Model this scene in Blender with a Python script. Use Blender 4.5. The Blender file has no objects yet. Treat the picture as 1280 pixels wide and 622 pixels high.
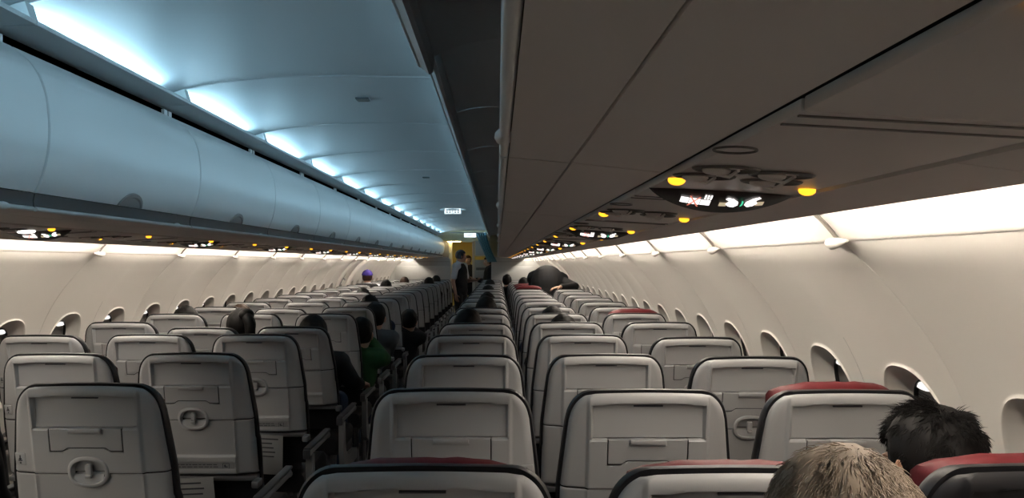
import bpy, bmesh, math, random
from math import sin, cos, pi, radians as R, sqrt
from mathutils import Vector, Matrix, Euler, noise
random.seed(7)
COL = bpy.context.scene.collection
H = 1.485            # camera height above the cabin floor
CX = -0.64           # centre line of the aisle
FPX = 985.0

# ------------------------------------------------------------------ materials
MATS = {}
def mat(name, col, rough=0.5, spec=0.4, emit=None, strength=0.0, metal=0.0, bump=0.0, bscale=200.0, vary=0.0, vscale=8.0, coat=0.0):
    if name in MATS: return MATS[name]
    m = bpy.data.materials.new(name); m.use_nodes = True
    nt = m.node_tree; b = nt.nodes['Principled BSDF']
    b.inputs['Base Color'].default_value = (*col, 1)
    b.inputs['Roughness'].default_value = rough
    b.inputs['Metallic'].default_value = metal
    b.inputs['Specular IOR Level'].default_value = spec
    if coat: b.inputs['Coat Weight'].default_value = coat
    if emit:
        b.inputs['Emission Color'].default_value = (*emit, 1)
        b.inputs['Emission Strength'].default_value = strength
    if vary or bump:
        tc = nt.nodes.new('ShaderNodeTexCoord')
    if vary:
        n = nt.nodes.new('ShaderNodeTexNoise'); n.inputs['Scale'].default_value = vscale; n.inputs['Detail'].default_value = 4
        nt.links.new(tc.outputs['Object'], n.inputs['Vector'])
        cr = nt.nodes.new('ShaderNodeValToRGB')
        cr.color_ramp.elements[0].color = (*[c*(1-vary) for c in col], 1)
        cr.color_ramp.elements[1].color = (*[min(1, c*(1+vary)) for c in col], 1)
        nt.links.new(n.outputs['Fac'], cr.inputs['Fac']); nt.links.new(cr.outputs['Color'], b.inputs['Base Color'])
    if bump:
        n2 = nt.nodes.new('ShaderNodeTexNoise'); n2.inputs['Scale'].default_value = bscale; n2.inputs['Detail'].default_value = 2
        nt.links.new(tc.outputs['Object'], n2.inputs['Vector'])
        bp = nt.nodes.new('ShaderNodeBump'); bp.inputs['Strength'].default_value = bump; bp.inputs['Distance'].default_value = 0.002
        nt.links.new(n2.outputs['Fac'], bp.inputs['Height']); nt.links.new(bp.outputs['Normal'], b.inputs['Normal'])
    MATS[name] = m
    return m
COOL = (0.46, 0.79, 1.0); WARM = (1.0, 0.90, 0.775)
M_ceil = mat('ceiling_plastic', (.60, .63, .64), .45)
M_bin = mat('bin_plastic', (.84, .85, .85), .38, bump=.05, bscale=400)
M_latch = mat('latch_grey', (.30, .30, .30), .4)
M_divider = mat('cove_divider_shaded', (.20, .18, .16), .5)  # shadow line between cove panels, put into the divider's dark colour
M_edge = mat('bin_edge_dark', (.05, .05, .052), .5)  # dark strip between bin door and handrail
M_binin = mat('bin_liner', (.09, .09, .09), .6)  # darker than a grey liner, so gaps beside the service panels read as shaded
M_binbot = mat('bin_underside_plastic', (.80, .75, .71), .5, bump=.05, bscale=400)
M_wall = mat('sidewall_plastic', (.72, .685, .63), .45, bump=.04, bscale=300)
M_cove = mat('cove_plastic', (.70, .66, .61), .5)
M_psu = mat('service_panel_plastic', (.78, .73, .69), .45)
M_psud = mat('service_panel_recess', (.11, .10, .09), .4)
M_sign = mat('sign_lens', (.035, .028, .026), .3)
M_chrome = mat('chrome', (.7, .7, .7), .2, metal=1)
M_white_e = mat('sign_light', (.9, .9, .9), .5, emit=(1, .95, .92), strength=1.6)
M_red_e = mat('sign_red', (.8, .2, .15), .5, emit=(1, .3, .2), strength=.7)
M_green_e = mat('sign_green', (.1, .7, .4), .5, emit=(.1, .9, .5), strength=.8)
M_tan_e = mat('sign_tan', (.7, .6, .45), .5, emit=(.9, .75, .5), strength=.5)
M_amber = mat('amber_lamp', (1, .5, .05), .4, emit=(1, .42, .02), strength=2.2)
M_read = mat('reading_lamp_glass', (.9, .9, .9), .3, emit=(1, .97, .93), strength=4)
M_tubec = mat('cool_tube', (1, 1, 1), .5, emit=COOL, strength=104)
M_tubecr = mat('cool_tube_bright', (1, 1, 1), .5, emit=COOL, strength=54)
M_tubew = mat('warm_tube', (1, 1, 1), .5, emit=WARM, strength=102)
M_shell = mat('seat_shell_plastic', (.40, .40, .40), .42, bump=.06, bscale=500)
M_shell2 = mat('seat_tray_plastic', (.39, .39, .39), .45, bump=.06, bscale=500)
M_recess = mat('seat_recess_fabric', (.32, .32, .32), .7, bump=.3, bscale=900)
M_black = mat('black_leather', (.010, .010, .012), .48, spec=.25, bump=.1, bscale=180)
M_dark = mat('dark_fabric', (.02, .02, .024), .8, bump=.2, bscale=500)
M_red = mat('red_leather', (.080, .006, .009), .55, spec=.22, bump=.15, bscale=120, vary=.15, vscale=14)
M_metal = mat('seat_metal', (.32, .32, .33), .38, metal=.8)
M_arm = mat('armrest_plastic', (.20, .205, .21), .45)
M_armpad = mat('armrest_pad', (.05, .05, .055), .45)
M_label = mat('placard_grey', (.26, .26, .26), .6)
M_ink = mat('placard_ink', (.05, .05, .06), .6)
M_floor = mat('carpet_dark', (.022, .023, .03), .95, vary=.5, vscale=160)
M_frame = mat('window_gasket', (.02, .02, .02), .5)
M_shade = mat('window_shade', (.16, .15, .14), .5)
M_winglow = mat('window_glow', (.9, .9, .9), .3, emit=(1, .98, .95), strength=1.1)
M_bulk = mat('bulkhead_laminate', (.50, .50, .48), .5, vary=.05, vscale=30)
M_bulk2 = mat('partition_taupe', (.30, .28, .26), .55)
M_cream = mat('galley_cream', (.72, .62, .40), .5)
M_yellow = mat('galley_yellow', (.62, .50, .14), .5)
M_steel = mat('galley_steel', (.34, .32, .29), .4, metal=.3)
M_curtain = mat('curtain_blue', (.14, .28, .34), .8, bump=.2, bscale=150)
M_galleylamp = mat('galley_lamp', (1, 1, 1), .5, emit=(1, .80, .40), strength=26)
M_exit = mat('exit_sign_light', (1, 1, 1), .5, emit=(.95, 1, 1), strength=1.1)
M_exit_ink = mat('exit_sign_ink', (.06, .06, .07), .5)
M_paper = mat('magazine_paper', (.35, .35, .34), .6)
M_vent = mat('grille_dark', (.06, .07, .075), .5)

# ------------------------------------------------------------------ mesh helpers
class MB:
    def __init__(s): s.v = []; s.f = []
    def add(s, vs, fs):
        b = len(s.v); s.v += [tuple(v) for v in vs]; s.f += [tuple(b+i for i in f) for f in fs]; return s
    def box(s, c, d, rot=None, bev=0.0):
        bm = bmesh.new(); bmesh.ops.create_cube(bm, size=1)
        bmesh.ops.scale(bm, vec=Vector(d), verts=bm.verts)
        if bev: bmesh.ops.bevel(bm, geom=bm.edges[:], offset=bev, segments=2, affect='EDGES', profile=.5)
        M = Matrix.Translation(Vector(c)) @ (Euler(rot).to_matrix().to_4x4() if rot else Matrix())
        bmesh.ops.transform(bm, matrix=M, verts=bm.verts)
        return s.bm(bm)
    def bm(s, bm):
        bm.verts.index_update(); s.add([v.co for v in bm.verts], [[v.index for v in f.verts] for f in bm.faces]); bm.free(); return s
    def ell(s, c, r, rot=None, nu=20, nv=12):
        M = Euler(rot).to_matrix() if rot else Matrix.Identity(3)
        c = Vector(c); vs = []; fs = []
        vs.append(c + M @ Vector((0, 0, r[2])))
        for j in range(1, nv):
            t = pi*j/nv
            for i in range(nu):
                p = 2*pi*i/nu
                vs.append(c + M @ Vector((r[0]*sin(t)*cos(p), r[1]*sin(t)*sin(p), r[2]*cos(t))))
        vs.append(c + M @ Vector((0, 0, -r[2]))); L = len(vs)-1
        for i in range(nu):
            k = (i+1) % nu
            fs.append((0, 1+i, 1+k)); fs.append((L, L-nu+k, L-nu+i))
            for j in range(nv-2):
                a = 1+j*nu; fs.append((a+i, a+nu+i, a+nu+k, a+k))
        return s.add(vs, fs)
    def tube(s, pts, rad, n=12, caps=True):
        pts = [Vector(p) for p in pts]; m = len(pts)
        if not hasattr(rad, '__len__'): rad = [rad]*m
        vs = []; fs = []; up = None
        for k, p in enumerate(pts):
            d = (pts[min(k+1, m-1)] - pts[max(k-1, 0)])
            if d.length < 1e-9: d = Vector((0, 0, 1))
            d.normalize()
            if up is None: up = d.orthogonal().normalized()
            else:
                up = (up - d*up.dot(d))
                up = up.normalized() if up.length > 1e-6 else d.orthogonal().normalized()
            w = d.cross(up); r = rad[k]
            rx, ry = (r if hasattr(r, '__len__') else (r, r))
            for i in range(n):
                a = 2*pi*i/n; vs.append(p + up*cos(a)*rx + w*sin(a)*ry)
        for k in range(m-1):
            for i in range(n):
                j = (i+1) % n; fs.append((k*n+i, k*n+j, (k+1)*n+j, (k+1)*n+i))
        if caps:
            fs.append(tuple(range(n-1, -1, -1))); fs.append(tuple((m-1)*n+i for i in range(n)))
        return s.add(vs, fs)
    def cap(s, a, b, ra, rb, n=12):     # rounded limb segment
        a = Vector(a); b = Vector(b); d = (b-a).normalized()
        pts = [a-d*ra*.95, a-d*ra*.6, a, a.lerp(b, .5), b, b+d*rb*.6, b+d*rb*.95]
        return s.tube(pts, [ra*.3, ra*.8, ra, (ra+rb)/2, rb, rb*.8, rb*.3], n)
    def prism(s, poly, y0, y1, fn=None):      # poly in (x,z), extruded along y
        n = len(poly); vs = [(p[0], y0, p[1]) for p in poly] + [(p[0], y1, p[1]) for p in poly]
        if fn: vs = [fn(v) for v in vs]
        fs = [tuple(range(n)), tuple(range(2*n-1, n-1, -1))] + [(i, n+i, n+(i+1) % n, (i+1) % n) for i in range(n)]
        return s.add(vs, fs)
    def grid(s, fn, nu, nv):
        vs = [fn(i/nu, j/nv) for j in range(nv+1) for i in range(nu+1)]
        fs = [(j*(nu+1)+i, j*(nu+1)+i+1, (j+1)*(nu+1)+i+1, (j+1)*(nu+1)+i) for j in range(nv) for i in range(nu)]
        return s.add(vs, fs)
    def mesh(s, name, m, smooth=True, ang=38, fix=True):
        me = bpy.data.meshes.new(name); me.from_pydata(s.v, [], s.f)
        if fix:
            bm = bmesh.new(); bm.from_mesh(me); bmesh.ops.recalc_face_normals(bm, faces=bm.faces); bm.to_mesh(me); bm.free()
        me.materials.append(m)
        if smooth:
            me.polygons.foreach_set('use_smooth', [True]*len(me.polygons)); me.set_sharp_from_angle(angle=R(ang))
        return me
    def build(s, name, m, parent=None, **k):
        return obj(name, s.mesh(name, m, **k), parent)
def obj(name, me, parent=None, loc=None, rot=None):
    o = bpy.data.objects.new(name, me); COL.objects.link(o)
    if parent: o.parent = parent
    if loc: o.location = loc
    if rot: o.rotation_euler = rot
    return o
def tag(o, label=None, cat=None, group=None, kind=None):
    if label: o['label'] = label
    if cat: o['category'] = cat
    if group: o['group'] = group
    if kind: o['kind'] = kind
    return o
def thing(name, loc, label, cat, group=None, rz=0):
    o = bpy.data.objects.new(name, None); COL.objects.link(o); o.empty_display_size = .05
    o.location = loc; o.rotation_euler = (0, 0, rz)
    return tag(o, label, cat, group)
def struct(o): o['kind'] = 'structure'; return o
def copy_tree(o, parent=None, skip=()):
    c = o.copy(); COL.objects.link(c)
    if parent: c.parent = parent
    for ch in list(KIDS(o)):
        if ch.name.split('.')[0] in skip: continue
        copy_tree(ch, c, skip)
    return c
_kids = {}
def KIDS(o): return o.children
ORD = ['first', 'second', 'third', 'fourth', 'fifth', 'sixth', 'seventh', 'eighth', 'ninth', 'tenth', 'eleventh', 'twelfth', 'thirteenth', 'fourteenth',
       'fifteenth', 'sixteenth', 'seventeenth', 'eighteenth', 'nineteenth', 'twentieth', 'twenty-first', 'twenty-second', 'twenty-third', 'twenty-fourth', 'twenty-fifth']
def sstep(a, b, x):
    t = max(0, min(1, (x-a)/(b-a))); return t*t*(3-2*t)
def lerp(a, b, t): return a+(b-a)*t
def interp(tab, x):
    if x <= tab[0][0]: return tab[0][1]
    for (a, u), (b, v) in zip(tab, tab[1:]):
        if x <= b: return u+(v-u)*(x-a)/(b-a)
    return tab[-1][1]
def catmull(P, n):
    out = []
    for i in range(len(P)-1):
        p0 = P[max(i-1, 0)]; p1 = P[i]; p2 = P[i+1]; p3 = P[min(i+2, len(P)-1)]
        for k in range(n):
            t = k/n
            out.append(tuple(.5*(2*b+(c-a)*t+(2*a-5*b+4*c-d)*t*t+(3*b-a-3*c+d)*t**3) for a, b, c, d in zip(p0, p1, p2, p3)))
    out.append(tuple(P[-1])); return out
# side = +1 right, -1 left ; h = distance from the aisle centre line
def SX(side, h): return CX + side*h
Y0, Y1 = -1.31, 18.96

# ------------------------------------------------------------------ room shell
fl = MB().box((CX, (Y0+Y1+3)/2, -.02), (3.9, Y1-Y0+3.2, .04)).build('floor', M_floor); struct(fl)

PROF = catmull([(1.462, .05), (1.50, .012), (1.56, -.04), (1.63, -.115), (1.70, -.215), (1.76, -.335), (1.805, -.48), (1.835, -.66), (1.85, -.88), (1.84, -1.1), (1.81, -1.30), (1.77, -1.485)], 8)
SL = [0.0]
for a, b in zip(PROF, PROF[1:]): SL.append(SL[-1]+math.dist(a, b))
def prof(s):
    s = max(0, min(SL[-1]-1e-6, s))
    for i in range(len(SL)-1):
        if s <= SL[i+1]:
            t = (s-SL[i])/(SL[i+1]-SL[i]); a = PROF[i]; b = PROF[i+1]
            dx, dz = b[0]-a[0], b[1]-a[1]; L = sqrt(dx*dx+dz*dz)
            return (lerp(a[0], b[0], t), lerp(a[1], b[1], t), -dz/L, dx/L)     # point and outward normal
def s_at_z(z):
    for i in range(len(PROF)-1):
        if PROF[i+1][1] <= z: return SL[i]+(SL[i+1]-SL[i])*(PROF[i][1]-z)/(PROF[i][1]-PROF[i+1][1])
SW = s_at_z(-.505); HS = .30
WA, WB = .162, .232
MODL = 1.0667; HALF = MODL/4
def wall_pt(side, y, s, out=0.0):
    h, z, nh, nz = prof(s)
    yy = ((y % (MODL/2)) - MODL/4)/(MODL/4)             # -1..1 in one window bay
    out += -.010*abs(yy)**2.2*sstep(0.02, .25, s)*sstep(1.6, .9, s) + .006
    return (SX(side, h+nh*out), y, H+z+nz*out)
def se(th, a, b, p=2.5):
    c, s_ = cos(th), sin(th)
    r = (abs(c/a)**p+abs(s_/b)**p)**(-1/p); return r*c, r*s_
def wall_module(side):
    m = MB(); g = .0006
    ys = lambda u: g+u*(MODL-2*g)
    nY = 32
    m.grid(lambda u, v: wall_pt(side, ys(u), v*(SW-HS)), nY, 16)
    m.grid(lambda u, v: wall_pt(side, ys(u), (SW+HS)+v*(SL[-1]-SW-HS)), nY, 10)
    # turned in edges at the seams
    for y in (g, MODL-g):
        m.grid(lambda u, v: wall_pt(side, y, v*SL[-1], u*.02), 1, 30)
    m.grid(lambda u, v: wall_pt(side, ys(u), 0, v*.03), nY, 1)
    for w in range(2):
        yc = MODL/4+w*MODL/2; N = 72
        def rect(th):
            c, s_ = cos(th), sin(th); hy = MODL/4-(g if True else 0)
            k = min(hy/abs(c) if abs(c) > 1e-9 else 1e9, HS/abs(s_) if abs(s_) > 1e-9 else 1e9); return k*c, k*s_
        ca = math.atan2(HS, MODL/4-g)
        ths = sorted([2*pi*i/N for i in range(N)]+[ca, pi-ca, pi+ca, 2*pi-ca])
        N = len(ths)
        rings = []
        for t in (0, .2, .4, .6, .8, .93):
            rings.append([(lerp(rect(th)[0], se(th, WA*1.03, WB*1.03)[0], t), lerp(rect(th)[1], se(th, WA*1.03, WB*1.03)[1], t), 0) for th in ths])
        for sc, dp in ((1.03, -.001), (1.014, -.0065), (.992, -.005), (.975, .003), (.95, .011), (.91, .022), (.86, .034), (.81, .043), (.77, .049), (.74, .050)):
            rings.append([(se(th, WA*sc, WB*sc)[0], se(th, WA*sc, WB*sc)[1], dp) for th in ths])
        vs = []
        for rg in rings:
            for (a, b, dp) in rg: vs.append(wall_pt(side, yc+a, SW-b, dp))
        fs = [(k*N+i, k*N+(i+1) % N, (k+1)*N+(i+1) % N, (k+1)*N+i) for k in range(len(rings)-1) for i in range(N)]
        m.add(vs, fs)
    return m.mesh('wall_right' if side > 0 else 'wall_left', M_wall, ang=50)
def win_meshes(side):
    yc = MODL/4
    def disc(sc, dp, a0=-1, a1=1):
        N = 48; vs = []
        for i in range(N):
            a, b = se(2*pi*i/N, WA*sc, WB*sc); b = max(a0*WB*sc, min(a1*WB*sc, b)); vs.append(wall_pt(side, yc+a, SW-b, dp))
        return vs
    fr = MB()
    for (s0, d0, s1, d1) in ((.745, .050, .735, .047), (.735, .047, .722, .048), (.722, .048, .72, .075)):
        A = disc(s0, d0); B = disc(s1, d1); N = len(A)
        fr.add(A+B, [(i, (i+1) % N, N+(i+1) % N, N+i) for i in range(N)])
    sh = MB(); A = disc(.722, .060); B = disc(.722, .066); N = len(A)
    sh.add(A+B, [tuple(range(N)), tuple(range(2*N-1, N-1, -1))]+[(i, (i+1) % N, N+(i+1) % N, N+i) for i in range(N)])
    pn = MB(); A = [wall_pt(side, yc+.038+.046*cos(2*pi*i/N), SW-.146-.011*sin(2*pi*i/N), .053) for i in range(N)]; B = [wall_pt(side, yc+.038+.046*cos(2*pi*i/N), SW-.146-.011*sin(2*pi*i/N), .061) for i in range(N)]  # glowing white ellipse laid over the window blind
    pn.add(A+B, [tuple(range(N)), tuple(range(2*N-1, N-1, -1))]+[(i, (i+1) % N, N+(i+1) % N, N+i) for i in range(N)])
    off = Vector((0, -yc, 0))
    out = []
    for nm, mm, mt in (('window_frame', fr, M_frame), ('window_shade', sh, M_shade), ('pane', pn, M_winglow)):
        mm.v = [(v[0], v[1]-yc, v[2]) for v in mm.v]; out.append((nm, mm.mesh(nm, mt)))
    return out
wn = 0
SEAM = {1: 1.89, -1: 2.01}
DOORJ = 9
for side in (1, -1):
    me = wall_module(side); wm = win_meshes(side)
    nm = 'wall_right' if side > 0 else 'wall_left'
    for j in range(-3, 16):
        if j == DOORJ: continue
        y = SEAM[side]+MODL*j
        o = obj(nm, me); o.location = (0, y, 0); struct(o)
        for w in range(2):
            yc = y+MODL/4+w*MODL/2
            if not (.9 < yc < 17.3): continue
            wn += 1
            f = obj('window_%d' % wn, wm[0][1]); f.location = (0, yc, 0); struct(f)
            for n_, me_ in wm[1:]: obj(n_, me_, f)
    # ---- exit door in the sidewall
    y = SEAM[side]+MODL*DOORJ
    d = MB(); d.grid(lambda u, v: wall_pt(side, y+.10+u*(MODL-.20), v*SL[-1], .016), 12, 40)
    do = d.build('door_%d' % (1 if side > 0 else 2), M_wall, ang=50); struct(do)
    t = MB()
    for (a, b) in ((0, .13), (MODL-.13, MODL)):
        t.grid(lambda u, v: wall_pt(side, y+lerp(a, b, u), v*SL[-1], lerp(.02, -.045, sin(pi*u)**.5)), 10, 40)
    to = t.build('door_frame', M_wall, do, ang=50)
    t = MB(); t.grid(lambda u, v: wall_pt(side, y+.2+u*.3, .30+v*.22, .010), 4, 4); t.build('assist_handle_recess', M_psud, do)
    t = MB(); t.tube([wall_pt(side, y+.25, .36, .0), wall_pt(side, y+.28, .36, -.02), wall_pt(side, y+.5, .40, -.02), wall_pt(side, y+.55, .40, .02)], .012); t.build('door_handle', M_metal, do)
    t = MB(); t.grid(lambda u, v: wall_pt(side, y+.15+u*.07, .06+v*.30, .008), 1, 8); t.build('door_light', M_white_e, do)
    t = MB(); A = [wall_pt(side, y+MODL/2+se(2*pi*i/32, .10, .13)[0], .62-se(2*pi*i/32, .10, .13)[1], .008) for i in range(32)]
    t.add(A, [tuple(range(32))]); t.build('door_window', M_shade, do)
# end walls
def sect():      # cabin cross section outline
    pts = [(SX(1, h), H+z) for h, z in PROF[::4]]
    return pts
wb = MB().box((CX, Y0-.03, 1.15), (4.0, .06, 2.4)).build('wall_back', M_bulk); struct(wb)
wf = MB().box((CX, 20.4, 1.15), (4.0, .06, 2.4)).build('wall_front', M_cream); struct(wf)

# ---- ceiling vault, one panel per bay
CEIL = catmull([(.750, .644), (.744, .658), (.715, .674), (.62, .703), (.50, .727), (.35, .743), (.18, .753), (0, .757), (-.18, .754), (-.35, .750), (-.50, .748), (-.62, .746), (-.715, .726), (-.744, .69), (-.750, .655)], 4)   # h measured to the left
CB0 = 2.12-MODL*4
cm = MB(); n = len(CEIL)-1
def ceil_pt(u, v):
    i = min(int(v*n), n-1); t = v*n-i
    h = lerp(CEIL[i][0], CEIL[i+1][0], t); z = lerp(CEIL[i][1], CEIL[i+1][1], t)
    e = min(u, 1-u)*MODL
    rib = .0035*(1-sstep(0, .014, e))
    return (CX-h, .0005+u*(MODL-.001), H+z-rib)
us = [0, .003, .006, .009, .012, .016, .1, .3, .5, .7, .9, .984, .988, .991, .994, .997, 1]
vs = [ceil_pt(u, j/n) for j in range(n+1) for u in us]; k = len(us)
cm.add(vs, [(j*k+i, j*k+i+1, (j+1)*k+i+1, (j+1)*k+i) for j in range(n) for i in range(k-1)])
cme = cm.mesh('ceiling', M_ceil)
# ledge below the light
lm = MB(); lm.prism([(CX-.600, H+.640), (CX-.598, H+.650), (CX-.606, H+.656), (CX-.748, H+.644), (CX-.735, H+.634)], .003, MODL-.003); lme = lm.mesh('trim', M_ceil)
def baffle(s_, dz):
    b = MB(); P = [(CX-s_*h, H+z+dz) for h, z in ((.605, .652), (.735, .645), (.742, .655), (.715, .670), (.62, .698))]
    if s_ < 0: P = [(CX+h, H+z+dz) for h, z in ((.605, .652), (.735, .638), (.742, .652), (.715, .672), (.62, .694))]
    b.prism(P, -.02, .018); return b.mesh('light_baffle', M_ceil)
bfl, bfr = baffle(1, 0), baffle(-1, .02)
lm = MB(); lm.prism([(CX+.600, H+.660), (CX+.598, H+.670), (CX+.606, H+.676), (CX+.745, H+.654), (CX+.73, H+.642)], .003, MODL-.003); lmr = lm.mesh('trim', M_ceil)
# tube
tm = MB(); tm.tube([(CX-.690, .07, H+.6545), (CX-.690, MODL-.16, H+.6545)], .007, 8); tme = tm.mesh('light_tube', M_tubec)
tm = MB(); tm.tube([(CX-.655, .05, H+.704), (CX-.655, MODL-.05, H+.704)], .007, 8); tmr = tm.mesh('light_tube', M_tubecr)
hmsr = [MB().box((CX-.655, y_, H+.704), (.018, .02, .016)).mesh('lamp_holder', M_bin) for y_ in (.04, MODL-.04)]
hms = [MB().box((CX-.690, y_, H+.653), (.018, .02, .016)).mesh('lamp_holder', M_bin) for y_ in (.06, MODL-.15)]
NB = 20
kk = 0
for k in range(NB):
    y = CB0+MODL*k
    if y > Y1-1.0: break
    c = obj('ceiling', cme); c.location = (0, y, 0); struct(c)
    l = obj('trim_%d' % (k+1), lme); l.location = (0, y, 0); struct(l); obj('light_baffle', bfl, l)
    l = obj('trim_%d' % (k+51), lmr); l.location = (0, y, 0); struct(l); obj('light_baffle', bfr, l)
    t = thing('ceiling_light', (2*CX, y, .02), 'cool white ceiling light strip hidden above the open right bin doors', 'ceiling light', 'ceiling light strips over the right bins')
    t.rotation_euler = (0, 0, 0); t.location = (1.31, y, .02)
    obj('light_tube', tmr, t)
    for hme in hmsr: obj('lamp_holder', hme, t)
    L = 'cool white ceiling light strip above left bins, %s from the camera' % (ORD[kk-1] if kk > 0 else 'nearest') if k >= 3 else 'cool white ceiling light strip above the left bins, behind the camera'
    t = thing('ceiling_light', (0, y, 0), L, 'ceiling light', 'ceiling light strips')
    if k >= 3: kk += 1
    obj('light_tube', tme, t)
    for hme in hms: obj('lamp_holder', hme, t)

# ------------------------------------------------------------------ overhead bins
BP = 1.115; BY0 = 2.19-BP*3; NBIN = 19
DOOR_OUT = catmull([(.645, .195), (.624, .245), (.608, .32), (.606, .40), (.618, .48), (.652, .55), (.71, .602)], 6)
DOOR_IN = [(h+.018, z-.004 if z > .5 else z) for h, z in DOOR_OUT]
DOOR_IN[0] = (.688, .2245); DOOR_IN.insert(1, (.684, .236)); DOOR_IN.insert(2, (.646, .248)); DOOR_IN[-1] = (.715, .585)
def rib_poly(side, poly): return [(SX(side, h), H+z) for h, z in poly]
def bin_parts(side):
    g = .004
    hs = MB()
    hs.prism(rib_poly(side, [(.654, .192), (.662, .165), (.656, .150), (.655, .1440), (.738, .1365), (.738, .1410), (.7415, .1410), (.7415, .1362), (.864, .1235), (.864, .135), (.70, .195), (.660, .195)]), .003, BP-.003)
    et = MB(); et.prism(rib_poly(side, [(.647, .1930), (.6515, .1930), (.6590, .165), (.6545, .152), (.649, .154), (.651, .172)]), .003, BP-.003)
    bk = MB()
    bk.prism(rib_poly(side, [(.866, .140), (1.12, .150), (1.30, .20), (1.36, .32), (1.25, .52), (.80, .615), (.715, .604), (.715, .598), (.80, .605), (1.24, .51), (1.345, .32), (1.29, .21), (1.12, .162), (.868, .150)]), .003, BP-.003)
    for y in (.010, BP-.010):
        bk.prism(rib_poly(side, [(.68, .17), (.866, .142), (1.12, .152), (1.29, .21), (1.345, .32), (1.24, .51), (.80, .605), (.72, .60)]), y-.004, y+.004)
    dr = MB()
    # rounded ends of the door
    N = len(DOOR_OUT)
    secs = []
    for y, ins in ((g, .005), (g+.0008, .002), (g+.003, 0), (BP/2, 0), (BP-g-.003, 0), (BP-g-.0008, .002), (BP-g, .005)):
        ring = []
        for i, (h, z) in enumerate(DOOR_OUT): ring.append((SX(side, h+ins), y, H+z))
        for h, z in reversed(DOOR_IN): ring.append((SX(side, h), y, H+z))
        secs.append(ring)
    M_ = len(secs[0]); vs = [p for r_ in secs for p in r_]
    fs = [(a*M_+i, a*M_+(i+1) % M_, (a+1)*M_+(i+1) % M_, (a+1)*M_+i) for a in range(len(secs)-1) for i in range(M_)]
    fs += [tuple(range(M_)), tuple(range(len(vs)-1, len(vs)-M_-1, -1))]
    dr.add(vs, fs)
    # latch: half disc paddle on the lower edge
    lt = MB(); ring = []
    def dsurf(y, t, o):
        t = max(0, min(N-1.001, t*(N-1))); i = int(t); f = t-i
        h = lerp(DOOR_OUT[i][0], DOOR_OUT[i+1][0], f); z = lerp(DOOR_OUT[i][1], DOOR_OUT[i+1][1], f); return (SX(side, h-o), y, H+z)
    yc = BP/2; n2 = 24
    def fan(rad, o, top):
        return [dsurf(yc+rad*cos(pi*i/n2), max(.0, top*rad/.085*sin(pi*i/n2)), o) for i in range(n2+1)]
    A = fan(.088, .000, .155); B = fan(.086, .006, .15); C = fan(.076, .0075, .135); D = fan(.072, .003, .128)
    for P, Q in ((A, B), (B, C), (C, D)):
        lt.add(P+Q, [(i, i+1, n2+1+i+1, n2+1+i) for i in range(n2)])
    lt.add(D, [tuple(range(n2+1))])
    rl = MB(); rl.tube([(SX(side, .6485), .006, H+.150), (SX(side, .6485), BP-.006, H+.150)], .0065, 10)
    cls = []
    for y in (.975,):
        cl = MB(); cls.append(cl)
        cl.tube([(SX(side, .6485), y-.026, H+.150), (SX(side, .6475), y-.013, H+.150), (SX(side, .6465), y, H+.150), (SX(side, .6475), y+.013, H+.150), (SX(side, .6485), y+.026, H+.150)], [.0066, .0095, .0105, .0095, .0066], 10)
    cps = [MB().box((SX(side, .716), y, H+.612), (.012, .028, .022)).mesh('hinge_bracket', M_bin) for y in (BP-.10, BP-.055)]
    out = {}
    out['edge_strip'] = et.mesh('edge_strip', M_edge); out['housing'] = hs.mesh('housing', M_binbot); out['compartment'] = bk.mesh('compartment', M_binin)
    # the door turns on its upper edge
    ph, pz = SX(side, .71), H+.602
    for mm in (dr, lt): mm.v = [(v[0]-ph, v[1], v[2]-pz) for v in mm.v]
    out['door'] = dr.mesh('door', M_bin); out['latch'] = lt.mesh('latch', M_latch)
    out['handrail'] = rl.mesh('handrail', M_bin); out['rail_clip'] = [c.mesh('rail_clip', M_bin) for c in cls]
    out['hinge_bracket'] = cps; out['pivot'] = (ph, pz)
    return out
for side in (-1, 1):
    bp_ = bin_parts(side); q = 0
    for k in range(NBIN-1):
        y = BY0+BP*k
        vis = y+BP > (1.2 if side < 0 else .6)
        w = 'left' if side < 0 else 'right'
        st = 'closed pale overhead bin' if side < 0 else 'open overhead bin with raised door'
        if vis: L = '%s on the %s side, %s from the camera' % (st, w, ORD[q]); q += 1
        else: L = '%s on the %s side, behind the camera' % (st, w)
        t = thing('overhead_bin', (0, y, 0), L, 'overhead bin', 'overhead bins on the %s' % w)
        for nm in ('housing', 'edge_strip', 'compartment', 'handrail', 'rail_clip', 'hinge_bracket'):
            for me_ in (bp_[nm] if isinstance(bp_[nm], list) else [bp_[nm]]): obj(nm, me_, t)
        d = obj('door', bp_['door'], t, (bp_['pivot'][0], 0, bp_['pivot'][1])); obj('latch', bp_['latch'], d)
        if side > 0:
            a = 88.0 + (0 if k >= 3 else -9)
            d.rotation_euler = (0, R(a), 0); d.location.x = SX(1, .825); d.location.z = H+(.575 if k >= 3 else .572)

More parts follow.
